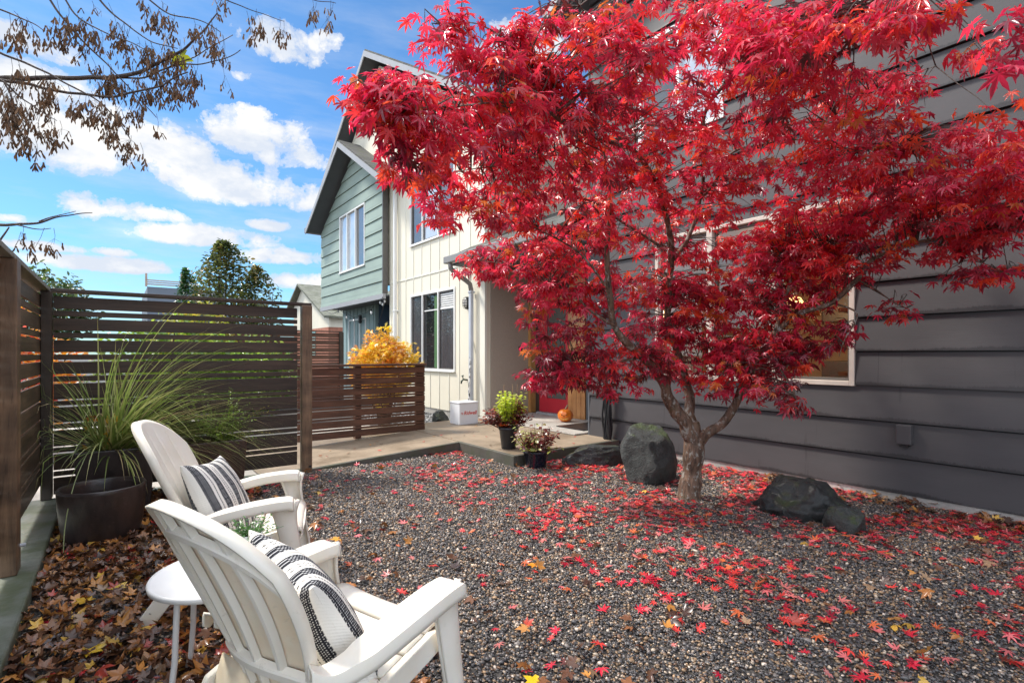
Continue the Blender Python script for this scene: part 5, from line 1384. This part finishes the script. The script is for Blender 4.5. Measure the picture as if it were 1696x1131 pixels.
# gravel strip between path and cream wall
n = 2600; x = rng.uniform(3.85, 5.4, n); y = rng.uniform(7.92, 11.5, n); k = (rng.random(n) < 1)
import bmesh as _bm
bm = _bm.new(); _bm.ops.create_icosphere(bm, subdivisions=1, radius=1); V = np.array([v.co[:] for v in bm.verts]); F = np.array([[v.index for v in f.verts] for f in bm.faces]); bm.free()
s = rng.uniform(0.015, 0.03, n); W = V[None] * np.stack([s, s * .9, s * .6], 1)[:, None] + np.stack([x, y, np.full(n, .008)], 1)[:, None]
o = np_mesh('gravel', W.reshape(-1, 3), (F[None] + (np.arange(n) * 12)[:, None, None]).reshape(-1, 3), M['pebble'], None, np.repeat((np.array((.2, .2, .2)) * rng.uniform(.3, 1.8, (n, 1)))[:, None], 12, 1).reshape(-1, 3)); tag(o, kind='stuff')

# ================================================================== BUNDLE OF HOSE ON THE WALL
c = PXp(1010, 690, X_W - 0.06)
t = empty('hose_bundle', (c.x, c.y, 0.8), 'bundle of black hose loops hanging on the grey siding above the flat stone', 'hose')
mb = MB()
for k in range(7):
    oy = rr.uniform(-.05, .05); ox = -rr.uniform(0.0, 0.07); w = rr.uniform(.025, .06); z1 = rr.uniform(.03, .09); zt = 0.86 + rr.uniform(-.02, .02)
    pts = []
    for i in range(25):
        a = 2 * PI * i / 24
        pts.append((Vector((c.x + ox + 0.012 * math.sin(3 * a + k), c.y + oy + w * math.sin(a) * (0.75 + 0.25 * math.cos(a * 2)) + 0.008 * math.sin(5 * a + k), (zt + z1) / 2 + (zt - z1) / 2 * math.cos(a))), .0135))
    mb.tube([a for a, r in pts], .0135, 8, cap=False)
mb.build('hose', M['rubber'], t, smooth=True)
mb = MB(); mb.tube([(X_W - 0.02, c.y, .86), (X_W - 0.11, c.y, .85), (X_W - 0.13, c.y, .89)], .009, 8)
mb.tube([(X_W - 0.15, c.y - .075, .79), (X_W - 0.15, c.y + .075, .79), (X_W - 0.02, c.y + .08, .79), (X_W - 0.02, c.y - .08, .79), (X_W - 0.15, c.y - .075, .79)], .010, 8)
mb.build('hook', M['dark_metal'], t, smooth=True)

# ================================================================== BOX, STICK, PUMPKIN, MAT, POTS
t = empty('delivery_box', (4.65, 7.4, 0.124), 'white metal porch box with red script lettering against the cream wall', 'box')
bw = simple('box_white', (0.82, 0.83, 0.85), 0.4, 0.03, 4, 0.05)
mb = MB(); mb.box(4.465, 4.83, 7.24, 7.55, 0.126, 0.472); mb.build('body', bw, t, bevel=0.006)
mb = MB(); mb.box(4.458, 4.838, 7.232, 7.558, 0.474, 0.497); mb.build('lid', bw, t, bevel=0.005)
rp = simple('red_lettering', (0.62, 0.05, 0.03), 0.5)
text_obj('lettering', 'Ridwell', 0.085, (4.672, 7.2385, 0.315), (PI / 2, 0, 0), rp, t, 0.001, 0.25)
mb = MB()
for k, z in enumerate((0.325, 0.312, 0.300)): mb.box(4.492 + 0.008 * k, 4.535, 7.2375, 7.2395, z - 0.003, z + 0.003)
mb.build('speed_lines', rp, t)
q0, q1 = Vector((5.10, 7.93, 0.126)), PXp(779, 560, 5.36)
bk, b, p, o = new_mat('birch_bark'); g = pos(b); n = b.noise(b.mapping(g, (12, 12, 5)), 2.2, 5, .6)
setp(b, p, col=b.ramp(n, [(0.44, (0.03, 0.03, 0.03)), (0.49, (0.66, 0.65, 0.63)), (0.8, (0.85, 0.83, 0.79))]), rough=0.6)
mb = MB(); s = spline([(q0, .022), (q0.lerp(q1, .3) + Vector((0, .015, 0)), .021), (q0.lerp(q1, .65) - Vector((0, .01, 0)), .019), (q1, .014)], 6); mb.tube([a for a, r in s], [r for a, r in s], 10)
tag(mb.build('birch_pole', bk, smooth=True), 'thin white birch branch leaning against the cream wall behind the box', 'branch')
# pumpkin
pc = Vector((6.02, 6.36, 0.150)); PR = 0.135
t = empty('pumpkin', pc, 'small orange carved pumpkin by the red door', 'pumpkin')
pk = simple('pumpkin_skin', (0.85, 0.20, 0.015), 0.35, 0.12, 8, 0.1, coat=0.3); pk_in = simple('pumpkin_flesh', (0.85, 0.45, 0.10), 0.6); pk_dk = simple('pumpkin_hollow', (0.10, 0.025, 0.005), 0.8)
face = Vector((-0.80, -0.60, 0)).normalized(); fl = Vector((-face.y, face.x, 0))
mb = MB()
def pump(u, v):
    a = u * 2 * PI; e = (v - 0.5) * PI
    rib = 1 - 0.045 * abs(math.cos(a * 5)) ** 0.6 * math.cos(e) ** 0.5 if abs(math.cos(e)) > 1e-6 else 1
    r = PR * rib; z = math.sin(e) * 0.86 - 0.10 * math.exp(-(math.cos(e) / .35) ** 2) * (1 if e > 0 else -1)
    return pc + Vector((r * math.cos(e) * math.cos(a), r * math.cos(e) * math.sin(a), PR * (0.80 + z)))
mb.grid(pump, 60, 26); mb.build('skin', pk, t, smooth=True)
def on_face(x, z):
    e = math.asin(max(-1, min(1, (z) / (PR * .9)))); rr_ = math.cos(e) * PR * 1.005; x = max(-rr_ * .95, min(rr_ * .95, x)); return pc + fl * x + face * math.sqrt(rr_ ** 2 - x ** 2) + Vector((0, 0, PR * .8 + z))
for nm, sh in (('eye', [(-.055, .035), (-.02, .02), (-.05, .015)]), ('eye', [(.055, .035), (.02, .02), (.05, .015)]), ('nose', [(0, .012), (-.012, -.008), (.012, -.008)])):
    mb = MB(); pts = [on_face(x, z) for x, z in sh]; mb.prism([p_ + face * .001 for p_ in pts], -face * .004); mb.build(nm, pk_dk, t)
mb = MB(); up = [(-.075, -.02), (-.05, -.035), (-.03, -.033), (-.01, -.045), (.01, -.045), (.03, -.033), (.05, -.035), (.075, -.02)]; lo_ = [(.06, -.055), (.03, -.07), (.012, -.060), (-.012, -.072), (-.03, -.068), (-.06, -.052)]
mb.prism([on_face(x, z) + face * .0015 for x, z in up + lo_], -face * .006); mb.build('mouth', pk_in, t)
mb = MB(); s0 = pc + Vector((0, 0, PR * 1.5)); mb.tube([s0, s0 + Vector((.005, -.01, .03)), s0 + Vector((.02, -.02, .06)), s0 + Vector((.035, -.02, .075))], [.018, .012, .010, .012], 7); mb.build('stalk', simple('stalk', (0.35, 0.30, 0.17), 0.7), t, smooth=True)
mb = MB(); mb.box(5.50, 6.30, 5.42, 6.02, 0.152, 0.163); tag(mb.build('door_mat', M['rubber'], bevel=0.003), 'black rubber door mat on the doorstep', 'door mat')

def pot(name, label, c, r, h, mat):
    t = empty(name, c, label, 'plant pot', 'pots at the corner of the entry pad')
    mb = MB(); mb.lathe([(0.0, 0.0), (r * .68, 0.0), (r * .72, .01), (r * .93, h * .86), (r * 1.0, h * .88), (r * 1.03, h), (r * .95, h), (r * .9, h * .9), (0.0, h * .88)], 32, c); mb.build('pot', mat, t, smooth=True); return t
blk = simple('pot_black', (0.022, 0.024, 0.028), 0.35, 0.15, 12); nav = simple('pot_navy', (0.012, 0.016, 0.032), 0.25, 0.15, 12, coat=.4)
ca = Vector((3.86, 5.10, 0.126)); cb_ = Vector((3.80, 4.50, 0.012))
pot('plant_pot', 'black plastic pot standing on the entry pad corner', ca, .125, .265, blk); pot('plant_pot', 'low navy glazed pot on the gravel below the entry pad', cb_, .155, .185, nav)
def leafy(name, label, c, stems, pal, size, cat='plant'):
    t = empty(name, c, label, cat); PP, DD, SS, CC = [], [], [], []; mb = MB()
    for (dx, dy, L, pi_, nl) in stems:
        top = Vector(c) + Vector((dx, dy, L)); base = Vector(c) + Vector((dx * .25, dy * .25, 0))
        mid = base.lerp(top, .5) + Vector((dx * .15, dy * .15, .02)); pts = [base, mid, top]; mb.tube(pts, [.005, .004, .002], 5)
        for j in range(nl):
            f_ = 0.25 + .75 * (j / nl) ** .8; p_ = base.lerp(mid, f_ * 2) if f_ < .5 else mid.lerp(top, f_ * 2 - 1); a = j * 2.4 + rr.uniform(-.4, .4)
            PP.append(tuple(p_ + Vector((math.cos(a), math.sin(a), 0)) * .012)); DD.append((math.cos(a), math.sin(a), rr.uniform(-.5, .35))); SS.append(size * rr.uniform(.65, 1.25) * (1 - .35 * (j / nl)))
            g = rr.uniform(.75, 1.25); cc = pal[pi_][rr.randrange(len(pal[pi_]))]; CC.append(tuple(x * g for x in cc))
    mb.build('stem', simple(name + '_stem', (0.10, 0.05, 0.03), 0.6), t); ovate('foliage', PP, DD, SS, CC, t, spread=.6)
LIME = [(0.66, 0.76, 0.06), (0.52, 0.66, 0.06), (0.76, 0.80, 0.14)]; BURG = [(0.26, 0.03, 0.04), (0.42, 0.10, 0.06), (0.42, 0.16, 0.10), (0.10, 0.02, 0.02)]; MIXD = [(0.48, 0.55, 0.12), (0.30, 0.09, 0.07), (0.60, 0.58, 0.26), (0.16, 0.04, 0.05)]; ORG = [(0.85, 0.16, 0.03), (0.60, 0.04, 0.02)]
st = [(rr.gauss(0.01, .085), rr.gauss(0, .07), rr.uniform(.26, .50), 0, 28) for _ in range(24)]
st += [(-.20 + rr.gauss(0, .045) , rr.gauss(.10, .05), rr.uniform(.12, .30), 1, 18) for _ in range(12)] + [(.14 + rr.gauss(0, .05), -.10 + rr.gauss(0, .05), rr.uniform(.18, .40), 1, 18) for _ in range(12)] + [(rr.gauss(-.05, .09), rr.gauss(-.05, .05), rr.uniform(.08, .22), 3 if k < 2 else 2, 10) for k in range(10)]
leafy('coleus_plant', 'lime green and burgundy coleus bush growing in the black pot', ca + Vector((0, 0, .23)), st, [LIME, BURG, MIXD, ORG], .068)
st = [(rr.gauss(-.12, .10), rr.gauss(.0, .09), rr.uniform(.10, .36), 2, 16) for _ in range(20)] + [(.16 + rr.gauss(0, .07), -.04 + rr.gauss(0, .06), rr.uniform(.12, .34), 1, 12) for _ in range(10)] + [(rr.gauss(0, .12), rr.gauss(-.1, .06), rr.uniform(.02, .10), 2, 8) for _ in range(6)]
leafy('coleus_plant', 'leggy coleus with drooping green and purple leaves in the navy pot', cb_ + Vector((0, 0, .16)), st, [LIME, BURG, MIXD, ORG], .075)
fm_ = simple('dry_flower', (0.42, 0.28, 0.16), 0.8)
for (dx, dy), lb in zip(((-.05, .03), (.06, .0), (.16, .03)), ('leftmost thin dry flower spike above the lime coleus', 'middle thin dry flower spike above the lime coleus', 'rightmost thin dry flower spike above the lime coleus')):
    b0 = ca + Vector((dx, dy, .50)); mb = MB(); mb.tube([b0, b0 + Vector((0, 0, .30))], [.003, .001], 4)
    for k in range(14): a = k * 2.4; mb.tube([b0 + Vector((0, 0, .19 + k * .007)), b0 + Vector((.008 * math.cos(a), .008 * math.sin(a), .195 + k * .007))], .0022, 4)
    tag(mb.build('flower_spike', fm_), lb, 'flower spike', 'dry flower spikes')

# ================================================================== BUSHES AND TREES BEYOND THE FENCES
def shrub(name, label, c, r, n, size, pal, cat='shrub', group=None, stems=12, LV=None, LF=None, stemcol=(0.06, 0.04, 0.03), shape=None, clump=1.6, cut=0.0, trunk_z=0.0):
    t = empty(name, (c[0], c[1], 0), label, cat, group); mb = MB(); PP, DD, SS, CC = [], [], [], []
    q_ = random.Random(hash(label) % 1000 if False else len(label) * 7 + int(c[0] * 10)); 
    while len(PP) < n:
        d = Vector((q_.gauss(0, 1), q_.gauss(0, 1), q_.gauss(0, 1))).normalized(); k = q_.random() ** 0.38
        nz = mnoise.noise(d * clump * 1.4 + Vector(c)); k *= 0.86 + 0.38 * nz
        p = Vector((d.x * r[0], d.y * r[1], d.z * r[2])) * k
        if shape: p = shape(p, q_); p = Vector((p.x * r[0], p.y * r[1], p.z * r[2]))
        w = p + Vector(c)
        if w.z < 0.05: continue
        if not shape and mnoise.noise(w * (3.2 / max(0.5, r[0]))) < cut - 0.25: continue
        PP.append(tuple(w)); DD.append((d.x + q_.gauss(0, .6), d.y + q_.gauss(0, .6), q_.uniform(-.8, .6))); SS.append(size * q_.uniform(.6, 1.3))
        tone = mnoise.noise(w * 2.3 + Vector((7, 0, 0))) * .5 + .5; i_ = min(len(pal) - 1, max(0, int((tone + q_.gauss(0, .16)) * len(pal)))); g = q_.uniform(.7, 1.3)
        CC.append(tuple(x * g for x in pal[i_]))
    for k in range(stems):
        tip = Vector(PP[q_.randrange(len(PP))]); b0 = Vector((c[0] + q_.gauss(0, .04), c[1] + q_.gauss(0, .04), 0)); m_ = b0.lerp(tip, .5) + Vector((q_.gauss(0, .06), q_.gauss(0, .06), .1))
        mb.tube([a for a, _ in spline([(b0, 0), (m_, 0), (tip, 0)], 4)], [max(.004, .03 * r[0] * (1 - j / 9)) for j in range(9)], 5)
    mb.build('stem', simple('stem_' + name, stemcol, 0.8, 0.3, 20), t)
    n_ = len(PP); Nn = np.column_stack([rng.normal(0, .7, n_), rng.normal(0, .7, n_), np.ones(n_)])
    place_leaves('foliage', OV_V if LV is None else LV, OV_F if LF is None else LF, np.array(PP), np.array(DD), Nn, np.array(SS), np.array(CC), M['leaf'], t)
    return t
shrub('maple_bush', 'round yellow and orange maple bush behind the low fence', (3.62, 8.35, 1.05), (0.62, 0.60, 0.70), 5200, .062, [(0.78, 0.62, 0.05), (0.86, 0.66, 0.05), (0.88, 0.60, 0.06), (0.86, 0.50, 0.06), (0.84, 0.34, 0.06)], stems=34, LV=JL_V, LF=JL_F, cut=0.05)
def conifer(p, q_):
    h = q_.random() ** 1.25; a = q_.uniform(0, 2 * PI)
    lob = 1 + 0.75 * mnoise.noise(Vector((math.cos(a) * 1.3, math.sin(a) * 1.3, h * 5)))
    k = ((1 - h) ** 0.72 + 0.05) * lob * q_.random() ** 0.42
    return Vector((math.cos(a) * k, math.sin(a) * k, h * 2 - 1))
GRN = [(0.05, 0.075, 0.022), (0.10, 0.13, 0.04), (0.17, 0.19, 0.05), (0.27, 0.20, 0.06)]
shrub('evergreen_tree', 'tall loose dark evergreen tree with two pointed tops beyond the dark fence', (2.15, 15.0, 2.1), (1.85, 1.6, 2.1), 9000, .105, GRN, 'tree', 'trees beyond the fence', 16, shape=conifer, clump=5.0, cut=0.30)
shrub('evergreen_tree', 'narrow second spire right of the tall evergreen', (2.95, 15.2, 1.75), (1.4, 1.1, 1.9), 4500, .105, GRN, 'tree', 'trees beyond the fence', 10, shape=conifer, clump=5.0, cut=0.30)
shrub('cypress', 'small deep green cypress left of the tall evergreen', (1.25, 14.2, 1.7), (0.55, 0.5, 1.6), 4200, .07, [(0.03, 0.09, 0.03), (0.06, 0.15, 0.04)], 'tree', 'trees beyond the fence', 4, shape=conifer)
shrub('golden_shrub', 'yellow green shrub at the foot of the tall evergreen', (1.35, 13.0, 1.55), (0.85, 0.8, 0.95), 4200, .085, [(0.30, 0.34, 0.04), (0.45, 0.44, 0.05), (0.55, 0.42, 0.06)], 'shrub', None, 8)
shrub('round_tree', 'far small green tree left of the blue grey building', (-2.05, 26.0, 2.9), (1.5, 1.5, 1.7), 3500, .20, [(0.06, 0.10, 0.03), (0.12, 0.17, 0.04)], 'tree', 'trees beyond the fence', 6)
shrub('laurel_hedge', 'bright green leafy hedge seen through the slats of the dark fence', (0.75, 9.6, 0.95), (1.35, 0.6, 1.05), 7000, .085, [(0.16, 0.28, 0.04), (0.26, 0.40, 0.05), (0.36, 0.46, 0.06)], 'hedge', None, 10)
shrub('laurel_hedge', 'darker green hedge right of the bright one beyond the dark fence', (1.95, 10.6, 0.85), (0.9, 0.6, 0.95), 6000, .085, [(0.14, 0.24, 0.05), (0.22, 0.34, 0.06), (0.34, 0.42, 0.08)], 'hedge', None, 10)
shrub('autumn_shrub', 'orange and red shrub beyond the corner of the dark fence', (-1.15, 9.3, 1.0), (0.85, 0.7, 1.0), 4500, .085, [(0.70, 0.20, 0.04), (0.80, 0.38, 0.04), (0.62, 0.08, 0.05)], 'shrub', None, 8)
shrub('autumn_shrub', 'golden orange shrub showing through the left fence', (-1.75, 6.6, 1.1), (0.8, 1.1, 1.05), 4500, .08, [(0.80, 0.42, 0.03), (0.72, 0.26, 0.04), (0.60, 0.48, 0.05)], 'shrub', None, 8)
# distant buildings
dg = simple('far_grey', (0.16, 0.19, 0.23), 0.7, 0.1, 0.6)
t = empty('far_building', (1.5, 36, 0), 'distant blue grey flat roofed building with roof railing beyond the fence', 'building')
a = PYp(244, 470, 34.0); c = PYp(325, 470, 34.0)
zt = PYp(280, 474, 34.0).z
mb = MB(); mb.box(a.x, c.x + 1.5, 34, 42, 0, zt - .1); mb.build('wall', dg, t)
mb = MB(); mb.box(a.x + 3.0, c.x + 1.6, 33.4, 33.99, 0, zt - .9); mb.build('stair_tower', simple('far_blue', (0.13, 0.16, 0.20), 0.7), t)
mb = MB()
mb.box(a.x - .1, a.x, 33.9, 33.99, zt - .1, zt + .6)
for k in range(3): mb.box(a.x, c.x, 33.92, 33.97, zt + k * .11, zt + k * .11 + .06)
mb.build('railing', simple('far_rail', (0.45, 0.33, 0.25), 0.6), t)
mb = MB(); mb.box(c.x - .7, c.x - .5, 34.5, 34.7, zt - .1, zt + .8); mb.build('chimney', simple('flue', (0.25, 0.13, 0.07), 0.7), t)
# far cream cottage
XC, YA, ZA = 9.0, 32.8, 5.45
t = empty('cottage', (XC, YA, 0), 'distant cream gabled cottage with mossy roof beside the green house', 'house')
cgab = gab(YA, ZA - .12, 0.52, 0.43)
mb = MB(); wall(mb, XC, 27.9, 34.9, 2.75, ZA, gable=cgab); mb.box(XC + .13, 15, 28.0, 28.1, 2.75, 3.3); mb.build('wall', M['cream'], t)
mb = MB(); mb.box(XC, 15, 28.0, 34.8, 0.0, 2.745); mb.build('brick_base', simple('brick', (0.42, 0.17, 0.11), 0.8, 0.3, 6), t)
mb = MB(); mb.box(XC - .03, XC - .002, 30.2, 31.0, 1.2, 2.6); mb.box(XC - .03, XC - .002, 32.5, 32.8, 3.7, 4.3); mb.build('window', M['pane_dark'], t)
rf = concrete('mossy_roof', (0.24, 0.24, 0.19), 0.55)
for Ye, s_ in ((27.6, .43), (35.2, .52)):
    ze = ZA - s_ * abs(Ye - YA); mb = MB(); mb.prism([(XC - .35, YA, ZA), (XC - .35, Ye, ze), (XC - .35, Ye, ze + .12), (XC - .35, YA, ZA + .12)], (7, 0, 0)); mb.build('roof', rf, t)

# ================================================================== OVERHANGING SEED-LADEN TREE, TOP LEFT
TD = 2.7
t = empty('overhanging_tree', (-2.9, 4.2, 0), 'bare tree branches with hanging brown seed clusters reaching in at the top left', 'tree')
k_ = 0.3714
def Z(seq, D0, D1, r0, r1):
    n_ = len(seq); return [(P(x * k_, y * k_, D0 + (D1 - D0) * i / (n_ - 1)), r0 + (r1 - r0) * i / (n_ - 1)) for i, (x, y) in enumerate(seq)]
br = [Z([(-420, 420), (-150, 360), (0, 347), (200, 350), (500, 343), (650, 310), (740, 265), (850, 200), (915, 130), (970, 60)], 2.7, 2.9, .017, .003),
      Z([(500, 343), (640, 345), (760, 300), (900, 280), (1000, 265), (1070, 222)], 2.8, 2.9, .005, .002), Z([(680, 330), (800, 280), (930, 220), (1035, 155)], 2.8, 2.95, .004, .002),
      Z([(-60, 350), (120, 370), (300, 415), (480, 432), (650, 400), (760, 360), (840, 320)], 2.65, 2.8, .009, .003),
      Z([(-100, 180), (0, 235), (130, 290), (300, 380), (420, 440), (520, 530), (580, 620)], 2.6, 2.7, .007, .002), Z([(180, -60), (260, 60), (330, 150), (440, 250), (520, 330), (600, 420), (700, 520)], 2.7, 2.8, .006, .002),
      Z([(250, -60), (330, 60), (440, 130), (600, 200), (700, 250)], 2.7, 2.8, .005, .002), Z([(400, -60), (470, 30), (560, 110), (680, 190), (790, 215)], 2.75, 2.85, .006, .002), Z([(600, -60), (680, 10), (760, 60), (880, 90), (980, 140)], 2.7, 2.8, .005, .002),
      Z([(-60, 330), (20, 370), (80, 430), (160, 480), (250, 540)], 2.5, 2.6, .006, .0015), Z([(20, 370), (60, 440), (90, 520), (150, 600)], 2.5, 2.55, .004, .0015), Z([(-60, 20), (60, 70), (130, 100), (200, 140)], 2.6, 2.6, .005, .002),
      Z([(-200, 1010), (0, 1000), (120, 998), (200, 985), (300, 960), (415, 950)], 2.6, 2.7, .009, .002), Z([(60, 1000), (140, 1020), (230, 1022)], 2.62, 2.66, .004, .0015), Z([(170, 988), (230, 970), (340, 945)], 2.62, 2.66, .004, .0015), Z([(-40, 1130), (10, 1060), (40, 1015)], 2.6, 2.6, .006, .003),
      Z([(900, -80), (1000, 0), (1080, 30), (1160, 60), (1265, 95)], 2.9, 3.0, .004, .0015), Z([(1330, -60), (1400, 0), (1500, 15)], 2.9, 3.0, .003, .0015), Z([(-300, 100), (-120, 60), (60, -60)], 2.6, 2.7, .01, .01)]
mb = MB(); pts_all = []
dens_ = [16, 5, 5, 16, 22, 20, 15, 17, 16, 13, 16, 7, 0, 3, 0, 0, 8, 5, 0]
for L, dn in zip(br, dens_):
    s = spline(L, 6); s = [(q_ + Vector((mnoise.noise(q_ * 9), mnoise.noise(q_ * 8 + Vector((3, 0, 0))), mnoise.noise(q_ * 9 + Vector((0, 7, 0))))) * .012, r) for q_, r in s]
    mb.tube([q_ for q_, r in s], [r for q_, r in s], 7)
    for k in range(dn): pts_all.append(s[rr.randrange(len(s) // 6, len(s))][0])
bb = Z([(-420, 420), (-150, 360)], 2.7, 2.7, .02, .02)[0][0]
for a_, c_ in (((-2.9, 4.2, 0), (-2.85, 4.1, 2.2)), ((-2.85, 4.1, 2.2), (-2.5, 3.6, 4.2)), ((-2.85, 4.1, 2.2), tuple(bb)), ((-2.85, 4.1, 2.0), tuple(br[12][0][0])), ((-2.5, 3.6, 4.0), tuple(br[18][0][0]))):
    mb.tube([a_, Vector(a_).lerp(Vector(c_), .5) + Vector((.03, .05, .04)), c_], [.11 if a_[2] == 0 else .05, .08 if a_[2] == 0 else .035, .05 if a_[2] == 0 else .017], 9)
for L in (br[18], ): pass
SM_V = np.array([(0, 0, 0), (.12, .10, 0), (.30, .07, .01), (.75, .17, .02), (1, .05, 0), (.72, -.08, 0), (.28, -.05, 0), (.12, -.09, 0)], float); SM_F = np.array([(0, 1, 6, 7), (1, 2, 5, 6), (2, 3, 4, 5)])
PP, DD, SS, CC = [], [], [], []
for c in pts_all:
    c = Vector(c) + Vector((rr.gauss(0, .02), rr.gauss(0, .03), 0)); L = rr.uniform(.04, .12)
    hang = c + Vector((rr.gauss(0, .02), rr.gauss(0, .02), -L)); mb.tube([c, c.lerp(hang, .5) + Vector((.005, 0, .004)), hang], [.0012, .001, .0008], 3)
    for k in range(rr.randint(5, 12)):
        h = hang + Vector((rr.gauss(0, .017), rr.gauss(0, .017), rr.uniform(-.05, .035))); a = rr.uniform(0, 6.28)
        if k % 3 == 0: mb.tube([hang + Vector((0, 0, .03)), h], .0006, 3)
        for s_ in (-1, 1):
            PP.append(tuple(h)); DD.append((math.cos(a) * .35 * s_ + rr.gauss(0, .1), math.sin(a) * .35 * s_ + rr.gauss(0, .1), -1)); SS.append(rr.uniform(.032, .050)); g = rr.uniform(.5, 1.5); CC.append((.15 * g, .078 * g, .036 * g))
mb.build('branch', M['twig'], t)
n_ = len(PP); place_leaves('seed_cluster', SM_V, SM_F, np.array(PP), np.array(DD), rng.normal(0, 1, (n_, 3)), np.array(SS), np.array(CC), M['seed'], t)
c = P(297, 92, 2.85); o = place_leaves('leaf', BL_V, BL_F, np.array([tuple(c)]), np.array([(0.35, 0.1, -0.9)]), np.array([(-.5, -.75, .3)]), np.array([.085]), np.array([(0.36, 0.38, 0.02)]), M['leaf'], t, curl=np.array([.05])); tag(o, 'single yellow green leaf on the bare branch')
